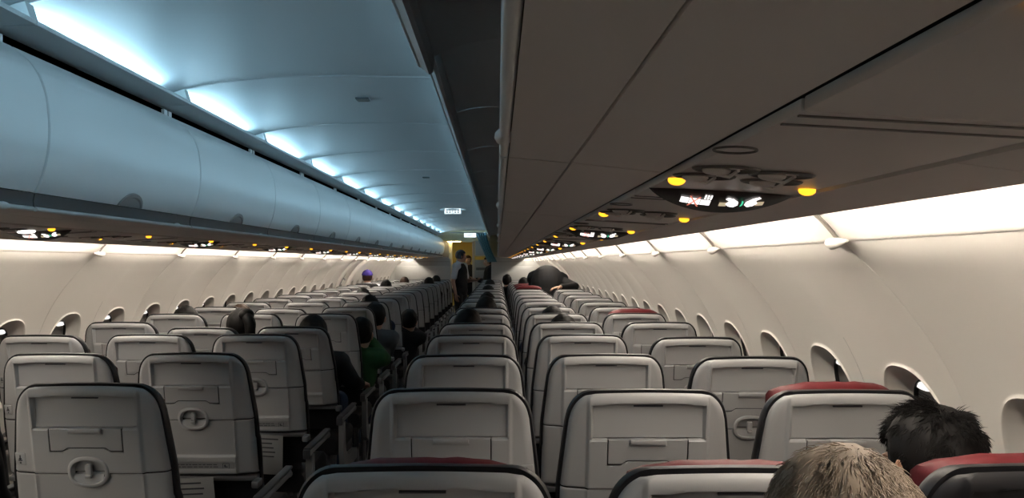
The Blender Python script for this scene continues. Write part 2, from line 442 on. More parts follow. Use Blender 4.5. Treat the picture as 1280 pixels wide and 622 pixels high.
# ------------------------------------------------------------------ outer trim, cove and cove lights
for side in (1, -1):
    tr = MB(); Lg = MODL
    tr.prism(rib_poly(side, [(1.118, .1045), (1.236, .0895), (1.244, .092), (1.244, .100), (1.235, .104), (1.118, .115)]), .002, Lg-.002)
    tme2 = tr.mesh('trim', M_binbot)
    sh_ = MB(); sh_.prism(rib_poly(side, [(1.232, .101), (1.238, .101), (1.238, .182), (1.232, .182)]), 0, Lg); shm = sh_.mesh('light_shield', M_binin)  # unseen plate added to stop tube light leaking above the service panels
    gr_ = MB(); gr_.prism(rib_poly(side, [(1.102, .1195), (1.1175, .1190), (1.1175, .1245), (1.102, .1250)]), 0, Lg); grm = gr_.mesh('groove_shade', M_frame)  # black strip added behind the gap so it reads as deep shade
    CV = catmull([(1.248, .150), (1.30, .168), (1.36, .150), (1.41, .115), (1.445, .078), (1.462, .056), (1.470, .050)], 5)
    cv = MB(); nn = len(CV)-1
    cv.grid(lambda u, v: (SX(side, CV[min(int(v*nn+.5), nn)][0]), .002+u*(Lg-.004), H+CV[min(int(v*nn+.5), nn)][1]), 6, nn)
    cvm = cv.mesh('cove', M_cove)
    rb = MB()
    for a in range(nn):      # divider between two cove panels
        pass
    rb.tube([(SX(side, h-.004), 0, H+z-.004) for h, z in CV[3:]], .004, 6)
    rbm = rb.mesh('divider', M_divider)
    bc = MB(); bc.tube([(SX(side, 1.455), -.055, H+.052), (SX(side, 1.448), -.03, H+.049), (SX(side, 1.442), 0, H+.046), (SX(side, 1.448), .03, H+.049), (SX(side, 1.455), .055, H+.052)], [.003, .011, .015, .011, .003], 10)
    bcm = bc.mesh('bracket', M_cove)
    tb = MB(); tb.tube([(SX(side, 1.290), .05, H+.128), (SX(side, 1.290), Lg-.05, H+.128)], .008, 8); tbm = tb.mesh('light_tube', M_tubew)
    thms = [MB().box((SX(side, 1.29), y_, H+.128), (.02, .02, .02)).mesh('lamp_holder', M_bin) for y_ in (.04, Lg-.04)]
    q = 0
    for j in range(-3, 16):
        y = SEAM[side]+MODL*j; w = 'right' if side > 0 else 'left'
        o = obj('trim_%d' % (100+j if side > 0 else 200+j), tme2); o.location = (0, y, 0); struct(o); obj('light_shield', shm, o); obj('groove_shade', grm, o)
        o = obj('trim_%d' % (300+j if side > 0 else 400+j), cvm); o.location = (0, y, 0); struct(o)
        obj('divider', rbm, o); obj('bracket', bcm, o)
        vis = y+MODL > (1.6 if side > 0 else 3.6)
        L = 'warm white cove light above the %s windows, ' % w + ('%s from the camera' % ORD[q] if vis else 'beside or behind the camera')
        if vis: q += 1
        t = thing('cove_light', (0, y, 0), L, 'wall light', 'cove lights along the %s wall' % w)
        obj('light_tube', tbm, t)
        for thm in thms: obj('lamp_holder', thm, t)

# ------------------------------------------------------------------ passenger service units
PP = .755; UW = .226
def psu_meshes():
    D = {}
    p = MB(); zt = .012
    p.box((0, PP/2, zt/2), (UW, PP-.006, zt), bev=.002)
    D['panel'] = p.mesh('panel', M_psu)
    D['joint'] = [MB().box((0, y, -.0005), (UW-.004, .004, .002)).mesh('joint', M_psud) for y in (.012, .05)]
    r = MB(); pts = [(-.105+.022*cos(2*pi*i/24), .20+.022*sin(2*pi*i/24), -.001) for i in range(25)]
    r.tube(pts, .0013, 6); D['release_ring'] = r.mesh('release_ring', M_psud)
    # eyeball air outlets: dark cup with a small chrome lip
    def cup(x, y, a=.042, b=.030):
        m = MB(); n = 28; rings = []
        for sc, z in ((1.0, -.001), (.97, -.003), (.90, -.0040), (.84, -.002), (.5, .001), (.0, .004)):
            rings.append([(x+a*sc*cos(2*pi*i/n), y+b*sc*sin(2*pi*i/n), z) for i in range(n)])
        vs = [v for rg in rings for v in rg]; m.add(vs, [(k*n+i, k*n+(i+1) % n, (k+1)*n+(i+1) % n, (k+1)*n+i) for k in range(5) for i in range(n)])
        return m
    D['cups'] = [cup(x, y).mesh('air_vent', M_psud) for x, y in ((-.072, .345), (.005, .37), (-.078, .425), (.018, .445))]
    vn = []
    for x, y in ((-.072, .345), (.005, .37), (-.078, .425), (.018, .445)):
        m = MB(); m.tube([(x-.004, y+.024, -.006), (x+.004, y, -.011), (x+.008, y-.024, -.006)], .0022, 6); m.ell((x-.012, y, -.004), (.018, .014, .006), nu=14, nv=8); vn.append(m.mesh('nozzle', M_psu))
    D['nozz'] = vn
    am = []
    for x, y in ((-.101, .485), (.098, .525)):
        m = MB(); m.ell((x, y, -.002), (.0125, .010, .0075), nu=16, nv=10); am.append(m.mesh('row_lamp', M_amber))
    D['amber'] = am
    # sign: a lens shaped housing whose dark face looks aft
    sg = MB(); n = 32; W = .114; ys = .60; fr = []; lo = []; bkk = []
    for i in range(n+1):
        u = -1+2*i/n; k = max(.02, (1-u*u)**.8)
        fr.append((u*W, ys+.02-.018*k, -.0005)); lo.append((u*W, ys+.02+.032*k, -.031*k)); bkk.append((u*W, ys+.02+.10*k, -.0005))
    sg.add(fr+lo+bkk, [(i, i+1, n+1+i+1, n+1+i) for i in range(n)]+[(n+1+i, n+1+i+1, 2*n+2+i+1, 2*n+2+i) for i in range(n)])
    D['sign'] = sg.mesh('sign_housing', M_sign, ang=60)
    # pictograms laid on the face (u along x, v down the face)
    nrm = Vector((0, -.031, -.050)).normalized()
    def F(x, v, o=.0012):
        k = (1-(x/W)**2)**.8
        a = Vector((x, ys+.02-.018*k, -.0005)); b = Vector((x, ys+.02+.032*k, -.031*k))
        mid = a.lerp(b, .5); d = Vector((0, .050, -.031)).normalized()
        return mid+d*v+nrm*o
    def poly(m, pts, o=.0012): m.add([F(x, v, o) for x, v in pts], [tuple(range(len(pts)))])
    def rect(m, x0, v0, x1, v1, o=.0012): poly(m, [(x0, v0), (x1, v0), (x1, v1), (x0, v1)], o)
    wv = MB()
    rect(wv, -.062, -.004, -.049, .010); rect(wv, -.048, -.0045, -.031, .0105); rect(wv, -.030, -.003, -.0145, .010)      # cigarette
    for k in range(3): rect(wv, -.026+k*.0045, -.016, -.0232+k*.0045, -.005)                                             # smoke
    D['picto'] = wv.mesh('cigarette_symbol', M_white_e, fix=False); D['hand'] = []
    for sx in (1, -1):                                                                                                 # hands
        wv = MB(); cxx = .034
        P = [(-.021, -.013), (-.012, -.010), (-.003, -.002), (-.002, .006), (-.008, .012), (-.016, .010), (-.022, .004), (-.018, -.004), (-.025, -.009)]
        poly(wv, [(cxx-.002+sx*(-0)+(x if sx > 0 else -x)+(0 if sx > 0 else .006), v) for x, v in P])
        D['hand'].append(wv.mesh('hand_symbol', M_white_e, fix=False))
    rd = MB()
    poly(rd, [(-.050, -.010), (-.047, -.010), (-.031, .015), (-.034, .015)], .002); poly(rd, [(-.034, -.010), (-.031, -.010), (-.047, .015), (-.050, .015)], .002)
    D['cross'] = rd.mesh('no_smoking_cross', M_red_e, fix=False)
    gr = MB(); poly(gr, [(.0335, -.007), (.037, -.003), (.037, .006), (.0335, .010), (.0345, .001)], .002); D['buckle'] = gr.mesh('belt_buckle', M_green_e, fix=False)
    D['belt'] = []
    for a_, b_ in ((.0, .012), (.058, .070)):
        bt = MB(); rect(bt, a_, .0, b_, .010, .0011); D['belt'].append(bt.mesh('belt_symbol', M_tan_e, fix=False))
    rdl = MB(); rdl.ell((-.01, .56, -.003), (.030, .024, .007), nu=20, nv=8); D['reading'] = rdl.mesh('reading_lamp', M_read)
    return D
PS = psu_meshes()
for side, y0 in ((1, .62-PP*2), (-1, 2.83-.645-PP*4)):
    q = 0
    for k in range(25):
        y = y0+PP*k
        if y > 17.0: break
        w = 'right' if side > 0 else 'left'
        vis = y+PP > (.75 if side > 0 else 2.3)
        sign = (k % 2 == 0)
        L = 'beige panel %s over the %s seats, %s' % ('with lit sign' if sign else 'with amber lamps', w, ('%s from the camera' % ORD[q]) if vis else 'behind the camera')
        if vis: q += 1
        t = thing('service_panel', (SX(side, .992), y, H+.1125), L, 'overhead panel', 'service panels over the %s seats' % w)
        t.rotation_euler = (0, R(3.2)*side, 0)
        obj('panel', PS['panel'], t); [obj('joint', j_, t) for j_ in PS['joint']]; obj('release_ring', PS['release_ring'], t)
        for c_, n_ in zip(PS['cups'], PS['nozz']):
            c = obj('air_vent', c_, t); obj('nozzle', n_, c)
        for a in PS['amber']: obj('row_lamp', a, t)
        if sign:
            s = obj('sign', PS['sign'], t); obj('cigarette_symbol', PS['picto'], s); [obj('hand_symbol', h_, s) for h_ in PS['hand']]; obj('no_smoking_cross', PS['cross'], s); obj('buckle_symbol', PS['buckle'], s); [obj('belt_symbol', b_, s) for b_ in PS['belt']]
        if side < 0 and k == 4: obj('reading_lamp', PS['reading'], t)

# ------------------------------------------------------------------ seats
TILT = 10.0; PVY = .111; PVZ = .45
def ZL(z): return (z-PVZ)*1.0154            # height above the floor -> length along the back
ZT, ZS, ZB = ZL(1.145), ZL(.896), ZL(.672)
WT = [(ZL(.62), .229), (ZL(.9), .2235), (ZL(1.03), .208), (ZL(1.085), .201)]
def halfw(z, grow=0.0):
    w_ = interp(WT, z); zc = ZT-.078
    if z > zc: w_ -= .066*(1-sqrt(max(0, 1-((z-zc)/.078)**2)))
    return w_+grow
def surf(x, z):       # base relief of the shell, + is forward
    w_ = halfw(z); ax = abs(x)
    d = 0.0
    d += .16*max(0, ax-.150)+.006*sstep(.150, .160, ax)
    e = min(w_-ax, ZT-z)
    if e < .022: d += .016*(1-sqrt(max(0, 1-(1-max(e, 0)/.022)**2)))
    return d
TR = (-.1015, .1015, ZL(.966), ZL(1.031))
def tray_low(x, g=0.0):        # lower edge of the tray, raised in the middle
    return TR[2]+.0095*(1-sstep(.052, .070, abs(x)))
CUPZ = ZL(.903)
def upper_depth(x, z):
    d = surf(x, z); ax = abs(x)
    zb, zt = ZL(1.031), ZL(1.124)-.004*(ax/.14)**2
    if ax < .146 and zb < z < zt:
        k = min(sstep(.146, .1425, ax), sstep(zt, zt-.004, z))
        d += k*lerp(.009, .019, (z-zb)/(zt-zb))
    if z <= zb+.0015 and ax > .1035 and ax < .150 and z > zb-.003: d += .003
    if TR[0]-.0027 < x < TR[1]+.0027 and tray_low(x)-.0027 < z < TR[3]+.001: d += .014
    if (x/.046)**2+((z-CUPZ)/.036)**2 < 1: d += .016
    if z < ZS+.004: d += .004*(1-(z-ZS)/.004)
    return d
def lower_depth(x, z):
    d = surf(x, z); ax = abs(x)
    if ax < .156 and z > ZL(.745): d += .006*min(sstep(.156, .146, ax), sstep(ZL(.745), ZL(.757), z))
    if ax < .15 and ZL(.697) < z < ZL(.728): d += .002
    if (x/.046)**2+((z-CUPZ)/.036)**2 < 1: d += .016
    if z > ZS-.005: d += .004*(1-(ZS-z)/.005)
    if z < ZB+.012: d += .010*(1-(z-ZB)/.012)**2
    return d
def shell(z0, z1, fn, dx, dz, name):
    m = MB()
    ni = max(4, int(.15/dx)); no = max(4, int(.07/dx))
    xs = [.15*i/ni for i in range(ni+1)]; nz = max(4, int((z1-z0)/dz))
    rows = []
    for j in range(nz+1):
        z = lerp(z0, z1, j/nz); w_ = halfw(z); xi = xs
        sc = min(1.0, (w_-.012)/.15)
        row = [x*sc for x in xs]+[lerp(xs[-1]*sc, w_, (i+1)/no) for i in range(no)]
        row = [-x for x in row[:0:-1]]+row
        crown = lambda x: .006*(1-(x/.2)**2)*sstep(ZT-.06, ZT, z)
        rows.append([(x, fn(x, z), z+crown(x)) for x in row])
    n_ = len(rows[0]); m.add([v for r_ in rows for v in r_], [(j*n_+i, j*n_+i+1, (j+1)*n_+i+1, (j+1)*n_+i) for j in range(nz) for i in range(n_-1)])
    return m.mesh(name, M_shell, ang=42)
def outline(g, z0, z1, gt=0, n=36):
    pts = [(halfw(lerp(z0, ZT, i/n), g)) for i in range(n+1)]
    zs = [lerp(z0, ZT, sin(pi/2*i/n)) for i in range(n+1)]
    L = [(halfw(z, g if g < 0 else lerp(min(g, .003), g, sstep(ZL(.66), ZL(.76), z))), z+gt*(i/n)+.006*sstep(ZT-.06, ZT, z)*(1-(halfw(z)/.2)**2)) for i, z in enumerate(zs)]
    top = [(x, zs[-1]+gt+.006*(1-(x/.2)**2)) for x in [L[-1][0]*t for t in (.6, .2, -.2, -.6)]]
    return L+top+[(-x, z) for x, z in reversed(L)]
def cushion_mesh():        # black upholstered pad wrapped around the front of the shell
    m = MB(); secs = []
    for y, g, gt in ((.030, -.006, -.006), (.030, .006, .003), (.042, .0095, .0025), (.066, .005, -.009), (.098, -.016, -.030), (.118, -.055, -.062)):
        secs.append([(x, y+(.012 if z < ZL(.8) else 0), z) for x, z in outline(g, ZL(.50), ZT, gt)])
    n_ = len(secs[0]); m.add([v for s_ in secs for v in s_], [(k*n_+i, k*n_+(i+1) % n_, (k+1)*n_+(i+1) % n_, (k+1)*n_+i) for k in range(len(secs)-1) for i in range(n_)])
    b = (len(secs)-1)*n_; m.f.append(tuple(b+i for i in range(n_))); m.f.append(tuple(reversed(range(n_))))
    return m.mesh('backrest_cushion', M_black, ang=60)
def frame_slab():
    m = MB(); m.box((0, .035, ZL(.655)), (.455, .05, .022), bev=.005); return m.mesh('back_frame', M_metal)
def headrest_mesh():
    m = MB(); secs = []
    for k in range(13):
        u = -1+2*k/12; x = .158*u; e = 1-abs(u)**4*.38
        prof_ = [(.098, -.13), (.135, -.12), (.150, -.06), (.148, .02), (.130, .062*e), (.100, .078*e), (.068, .076*e), (.050, .060*e), (.052, .045*e), (.075, .05*e), (.094, .03), (.096, -.06)]
        fw = -.0+.012*abs(u)**3
        secs.append([(x*(1+.02*cos(v*20)), y+fw, v+.004*sin(7*x*20+v*9)*(.3)) for y, v in prof_])
    n_ = len(secs[0]); m.add([v for s_ in secs for v in s_], [(k*n_+i, k*n_+(i+1) % n_, (k+1)*n_+(i+1) % n_, (k+1)*n_+i) for k in range(12) for i in range(n_)])
    m.f.append(tuple(range(n_))); m.f.append(tuple(reversed(range(12*n_, 13*n_))))
    return m.mesh('headrest', M_red, ang=60)
def tray_mesh():
    m = MB(); n_ = 40; lo = [(lerp(TR[0], TR[1], i/n_)) for i in range(n_+1)]
    P = [(x, tray_low(x)) for x in lo]+[(TR[1], TR[3]), (TR[0], TR[3])]
    secs = []
    for y, ins in ((.012, 0), (.0008, 0), (-.0002, .0012)):
        cx_, cz_ = 0, (TR[2]+TR[3])/2
        secs.append([(x-math.copysign(ins, x) if abs(x) > ins else x, y, z+(ins if z < cz_ else -ins)) for x, z in P])
    k = len(P); m.add([v for s_ in secs for v in s_], [(a*k+i, a*k+(i+1) % k, (a+1)*k+(i+1) % k, (a+1)*k+i) for a in range(2) for i in range(k)]+[tuple(range(2*k, 3*k))])
    return m.mesh('tray_table', M_shell2, ang=30)
def tray_gap_shade_mesh():  # black strip along the tray outline, standing for the shade in its gap
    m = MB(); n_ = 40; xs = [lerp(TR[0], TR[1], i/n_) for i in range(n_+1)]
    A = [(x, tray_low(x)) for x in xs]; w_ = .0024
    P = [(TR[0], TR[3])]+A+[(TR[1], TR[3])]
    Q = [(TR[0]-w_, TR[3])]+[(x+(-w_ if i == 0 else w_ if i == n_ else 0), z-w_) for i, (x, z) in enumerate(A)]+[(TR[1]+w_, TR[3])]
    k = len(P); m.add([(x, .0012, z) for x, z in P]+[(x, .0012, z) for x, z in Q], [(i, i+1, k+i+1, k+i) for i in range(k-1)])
    return m.mesh('tray_gap_shade', M_black, fix=False)
def slot_mesh():
    m = MB(); m.box((0, .017, ZL(1.1165)), (.075, .006, .0035)); return m.mesh('placard_slot', M_ink)
def latch_mesh():
    m = MB(); m.box((0, .001, ZL(1.027)), (.092, .020, .013), bev=.003); m.box((0, .0015, ZL(1.018)), (.098, .006, .006), bev=.002); return m.mesh('tray_latch', M_shell2)
def bezel_mesh():
    m = MB(); n_ = 44; rings = []
    for sc_, d in ((1.0, .004), (.98, -.0022), (.92, -.0042), (.84, -.0042), (.80, -.001), (.76, .012)):
        a, b = .0585*sc_, .047*sc_
        if sc_ < .85: b *= .92
        rings.append([(a*abs(cos(t))**.75*math.copysign(1, cos(t)), d, CUPZ+b*abs(sin(t))**.85*math.copysign(1, sin(t))) for t in [2*pi*i/n_ for i in range(n_)]])
    m.add([v for r_ in rings for v in r_], [(k*n_+i, k*n_+(i+1) % n_, (k+1)*n_+(i+1) % n_, (k+1)*n_+i) for k in range(len(rings)-1) for i in range(n_)])
    # lower lip that closes the cup from below
    lp = [(.044*cos(t), .002-.004*abs(cos(t)), CUPZ-.010+.034*sin(t)) for t in [pi+pi*i/20 for i in range(21)]]
    tp = [(x, .006, CUPZ-.008) for x, y, z in lp]
    m.add(lp+tp, [(i, i+1, 21+i+1, 21+i) for i in range(20)])
    return m.mesh('hook_bezel', M_shell, ang=50)
def hook_mesh():
    m = MB(); m.box((0, .0035, CUPZ+.004), (.018, .014, .036), bev=.004); m.box((0, -.003, CUPZ-.012), (.018, .012, .012), bev=.004); return m.mesh('coat_hook', M_shell2)
def placard_mesh():
    m = MB(); y = surf(0, ZL(.71))+.0012
    m.add([(-.145, y, ZL(.700)), (.145, y, ZL(.700)), (.145, y, ZL(.724)), (-.145, y, ZL(.724))], [(0, 1, 2, 3)]); return m.mesh('placard', M_label, fix=False)
def ink_mesh():
    m = MB(); y = surf(0, ZL(.71))+.0006; rr = random.Random(3)
    def q(x0, x1, z0, z1): m.add([(x0, y, z0), (x1, y, z0), (x1, y, z1), (x0, y, z1)], [(0, 1, 2, 3)])
    for zz in (ZL(.7155), ZL(.7065)):
        x = -.135
        while x < .07:
            w_ = rr.uniform(.008, .022); q(x, x+w_, zz, zz+.0032); x += w_+.004
    q(.100, .102, ZL(.702), ZL(.722)); q(.124, .126, ZL(.702), ZL(.722)); q(.102, .124, ZL(.7215), ZL(.7235)); q(.106, .112, ZL(.706), ZL(.717)); q(.112, .119, ZL(.706), ZL(.710))
    return m.mesh('printed_text', M_ink, fix=False)
def jack_mesh(sd):
    m = MB(); x = sd*.196; y = surf(x, ZL(.937)); m.box((x, y+.001, ZL(.937)), (.033, .007, .038), (0, 0, sd*.16), bev=.003); return m.mesh('jack_plate', M_shell2)
def jack_ink(sd):
    m = MB(); x = sd*.196; y = surf(x, ZL(.937))-.0032
    for dx, dz, w_, h_ in ((0, .004, .003, .016), (0, -.003, .012, .003), (0, .002, .008, .003), (0, -.011, .004, .004)):
        m.box((x+dx, y, ZL(.937)+dz), (w_, .001, h_), (0, 0, sd*.16))
    return m.mesh('jack_symbol', M_ink)
def pocket_mesh():
    m = MB(); m.grid(lambda u, v: (-.19+.38*u, .05+.012*sin(pi*u)*-1, lerp(ZL(.46), ZL(.60), v)), 10, 6)
    return m.mesh('literature_pocket', M_dark)
def pan_mesh():
    m = MB(); secs = []
    for y, zt, zb, w_ in ((.16, .45, .36, .20), (.20, .475, .34, .225), (.35, .465, .34, .23), (.52, .475, .35, .23), (.585, .46, .36, .22), (.60, .43, .39, .20)):
        secs.append([(w_*cx_, y, lerp(zb, zt, cz_)) for cx_, cz_ in ((-1, .25), (-1, .75), (-.93, .96), (-.5, 1), (.5, 1), (.93, .96), (1, .75), (1, .25), (.9, 0), (-.9, 0))])
    n_ = 10; m.add([v for s_ in secs for v in s_], [(k*n_+i, k*n_+(i+1) % n_, (k+1)*n_+(i+1) % n_, (k+1)*n_+i) for k in range(5) for i in range(n_)]+[tuple(range(n_)), tuple(range(5*n_, 6*n_))])
    return m.mesh('seat_cushion', M_black, ang=50)
def leg_mesh(y):
    m = MB(); m.tube([(0, y, .36), (0, y+.02, .2), (0, y+.03, .0)], [.022, .016, .02], 8); return m.mesh('leg', M_metal)
def arm_meshes(sx):
    x = sx*.255; D = []
    m = MB(); m.tube([(x, -.005, .575), (x, .01, .585), (x, .20, .583), (x, .43, .583), (x, .455, .572)], [(.014, .014), (.020, .0165), (.020, .0165), (.020, .0165), (.015, .013)], 10); D.append(('armrest', m.mesh('armrest', M_arm)))
    m = MB(); m.box((x, .22, .608), (.034, .46, .014), bev=.006); m.box((x, -.012, .585), (.034, .01, .045), bev=.004); D.append(('armrest_pad', m.mesh('armrest_pad', M_armpad)))
    return D
def endpanel_mesh(sx):
    x = sx*.262; m = MB()
    P = [(.0, .575), (.055, .575), (.062, .46), (.085, .395), (.15, .355), (.42, .335), (.45, .31), (.44, .27), (.12, .27), (.03, .31), (.005, .40)]
    m.prism(P, -.015, .015, lambda v: (x+v[1], v[0], v[2])); return m.mesh('end_panel', M_arm, ang=50)
def bracket_mesh(sx):
    m = MB(); m.box((sx*.243, .03, .655), (.028, .06, .028), bev=.006); return m.mesh('hinge_cover', M_metal)

def seat_proto(lod, sd):
    root = bpy.data.objects.new('passenger_seat', None); COL.objects.link(root)
    dx = (.0030, .0055, .012)[lod]; dz = (.0030, .0055, .010)[lod]
    back = obj('backrest', shell(ZS+.0020, ZT, upper_depth, dx, dz, 'backrest'), root, (0, PVY, PVZ), (R(TILT), 0, 0))
    obj('lower_panel', shell(ZB, ZS-.0020, lower_depth, dx, dz, 'lower_panel'), back)
    obj('backrest_cushion', SM['cushion'], back); obj('headrest', SM['headrest'], back)
    obj('tray_table', SM['tray'], back)
    if lod < 2: obj('tray_gap_shade', SM['seam'], back); obj('placard_slot', SM['slot'], back)
    if lod < 2:
        obj('tray_latch', SM['latch'], back); obj('hook_bezel', SM['bezel'], back); obj('coat_hook', SM['hook'], back)
        obj('back_frame', SM['frame'], back)
    if lod < 1:
        obj('placard', SM['placard'], back); obj('printed_text', SM['ink'], back); obj('jack_plate', SM['jack%d' % sd], back); obj('jack_symbol', SM['jink%d' % sd], back)
        obj('literature_pocket', SM['pocket'], back)
    obj('seat_cushion', SM['pan'], root)
    if 1:
        for y in (.22, .50):
            for x in (-.17, .17): obj('leg', SM['leg%d' % (y > .3)], root, (x, 0, 0))
    return root
SM = dict(cushion=cushion_mesh(), headrest=headrest_mesh(), tray=tray_mesh(), seam=tray_gap_shade_mesh(), slot=slot_mesh(), latch=latch_mesh(), bezel=bezel_mesh(), hook=hook_mesh(), frame=frame_slab(),
          placard=placard_mesh(), ink=ink_mesh(), pocket=pocket_mesh(), pan=pan_mesh(), leg0=leg_mesh(.22), leg1=leg_mesh(.50))
for sd in (1, -1):
    SM['jack%d' % sd] = jack_mesh(sd); SM['jink%d' % sd] = jack_ink(sd); SM['arm%d' % sd] = arm_meshes(sd); SM['end%d' % sd] = endpanel_mesh(sd); SM['br%d' % sd] = bracket_mesh(sd)
PROTO = {}
for lod in (0, 1, 2):
    for sd in (1, -1): PROTO[lod, sd] = [seat_proto(lod, sd), False]
COLX = {1: [-.12, .387, .897], -1: [-1.160, -1.668, -2.176]}
RP = .774
ROW0 = {1: 1.246, -1: 2.20}
CNAME = ['aisle', 'middle', 'window']
HEADUP = {}      # (side,row,col) -> (raise of the red headrest, words)
HEADUP[1, 1, 2] = (.030, 'with bulky raised red headrest')
HEADUP[1, 0, 0] = (.015, 'with thin strip of red headrest')
HEADUP[1, 0, 1] = (.013, 'with thin strip of red headrest')
HEADUP[1, 0, 2] = (.022, 'with big red headrest in front')
HEADUP[1, 5, 2] = (.045, 'with wide red headrest raised')
HEADUP[1, 3, 2] = (.010, 'with bit of red headrest')
HEADUP[1, 2, 2] = (.004, 'with bit of red headrest')
HEADUP[1, 11, 1] = (.065, 'with wide dark red headrest'); HEADUP[1, 12, 1] = (.06, 'with dark red headrest')
HEADUP[1, 13, 1] = (.05, 'with dark red headrest')
RECL = {(-1, 3, 1): 9, (-1, 3, 0): 8, (1, 2, 2): 2.5, (1, 3, 2): 3.5, (1, 4, 0): 2, (-1, 5, 1): 4, (-1, 6, 0): -2, (1, 6, 0): 3, (-1, 8, 1): 5, (1, 8, 1): 2, (-1, 2, 2): 1.5, (1, 9, 2): 2, (-1, 1, 1): 1}
SEAT = {}
rs = random.Random(11)
def put_seat(side, row, col, d, label):
    lod = 0 if d < 4.0 else (1 if d < 8 else 2)
    pr = PROTO[lod, side]
    if not pr[1]: r_ = pr[0]; pr[1] = True
    else: r_ = copy_tree(pr[0], skip=('armrest', 'armrest_pad', 'end_panel', 'hinge_cover'))
    r_.location = (COLX[side][col], d, 0); r_.scale = (1, 1, 1 if side > 0 else .988)
    tag(r_, label, 'seat', 'passenger seats')
    for ch in r_.children:
        if ch.name.startswith('backrest'):
            ch.rotation_euler.x = R(TILT+RECL.get((side, row, col), rs.uniform(-.5, .8)))
            for g_ in ch.children:
                if g_.name.startswith('headrest'):
                    up = HEADUP.get((side, row, col), (-.015+rs.uniform(-.02, .01), ''))[0]
                    g_.location = (0, 0, ZT-.078+up-.022)
                    if (side, row, col) == (1, 0, 2): g_.location.y = .0
    # armrests: one on the aisle-ward side, the window seat has one on the wall side as well
    aisle = -side
    for sx in ([aisle, side] if col == 2 else [aisle]):
        a = None
        for nm, me in SM['arm%d' % sx]:
            if a is None: a = obj(nm, me, r_)
            else: obj(nm, me, a)
        if lod < 2: obj('hinge_cover', SM['br%d' % sx], r_)
    if col == 0: obj('end_panel', SM['end%d' % aisle], r_)
    if (side, row, col) in ((1, 0, 2), (-1, 14, 2)):      # two seats with black backs
        for ch in r_.children:
            if ch.name.startswith('backrest'):
                for g_ in [ch]+[g for g in ch.children if g.name.split('.')[0] in ('lower_panel', 'tray_table', 'tray_latch', 'hook_bezel', 'coat_hook', 'jack_plate')]:
                    g_.material_slots[0].link = 'OBJECT'; g_.material_slots[0].material = M_black
    SEAT[side, row, col] = r_
for side in (1, -1):
    w = 'right' if side > 0 else 'left'
    for row in range(-1 if side > 0 else 0, 19):
        d = ROW0[side]+RP*row
        for col in range(3):
            ex = HEADUP.get((side, row, col), (0, ''))[1]
            if row < 0: L = 'grey %s seat of the right block right below the camera' % CNAME[col]
            else:
                rw = ORD[row]+' row'
                L = 'grey %s seat%s, %s of the %s block' % (CNAME[col], (' '+ex) if ex else '', rw, w)
                if (side, row, col) == (1, 0, 2): L = 'black-backed seat with big red headrest at the lower right corner'
                if (side, row, col) == (-1, 14, 2): ex = 'b'; L = 'black-backed window seat before the person in the purple cap'
                if not ex: L = 'grey %s seat, %s of the %s block from the camera' % (CNAME[col], rw, w)
            put_seat(side, row, col, d, L)
# magazines tucked in two seat pockets
for i, (row, dx, rz, lab) in enumerate(((2, .02, .05, 'magazine in the back pocket of third-row left aisle seat'), (1, -.03, -.04, 'magazine in the back pocket of second-row left aisle seat'))):
    d = ROW0[-1]+RP*row
    m = MB(); m.box((0, 0, 0), (.19, .004, .20), bev=.001)
    o = m.build('magazine', M_paper); o.location = (COLX[-1][0]+dx, d+.085, .555); o.rotation_euler = (R(8), rz, 0); tag(o, lab, 'magazine', 'magazines in seat pockets')
    rr = random.Random(i)
    for k in range(5):
        m = MB(); m.box((rr.uniform(-.02, .02), -.0028, .08-.022*k), (rr.uniform(.08, .13), .0008, .006)); m.build('cover_print', M_ink, o)
# ------------------------------------------------------------------ people
SKIN = mat('skin_light', (.52, .31, .22), .5); SKIN2 = mat('skin_tan', (.40, .22, .14), .5)
M_eye = mat('eye_white', (.75, .74, .72), .3); M_iris = mat('eye_dark', (.03, .02, .015), .2)
M_hairb = mat('hair_black', (.0045, .004, .004), .6, spec=.12); M_hairbr = mat('hair_brown', (.028, .014, .008), .6, spec=.15); M_hairg = mat('hair_grey_blond', (.24, .19, .145), .6, spec=.2, vary=.45, vscale=16); M_hairdg = mat('hair_dark_grey', (.05, .05, .055), .5)
def cloth(n, c): return mat('cloth_'+n, c, .85, bump=.3, bscale=160, spec=.2)
def remesh(m, vox, name, material, smooth=2):
    me = m.mesh(name, material, smooth=False)
    o = bpy.data.objects.new(name, me); COL.objects.link(o)
    md = o.modifiers.new('r', 'REMESH'); md.mode = 'VOXEL'; md.voxel_size = vox
    if smooth:
        ms = o.modifiers.new('s', 'SMOOTH'); ms.iterations = smooth; ms.factor = .5
    dg = bpy.context.evaluated_depsgraph_get(); dg.update()
    out = bpy.data.meshes.new_from_object(o.evaluated_get(dg)); out.name = name
    bpy.data.objects.remove(o)
    out.materials.clear(); out.materials.append(material)
    out.polygons.foreach_set('use_smooth', [True]*len(out.polygons))
    return out
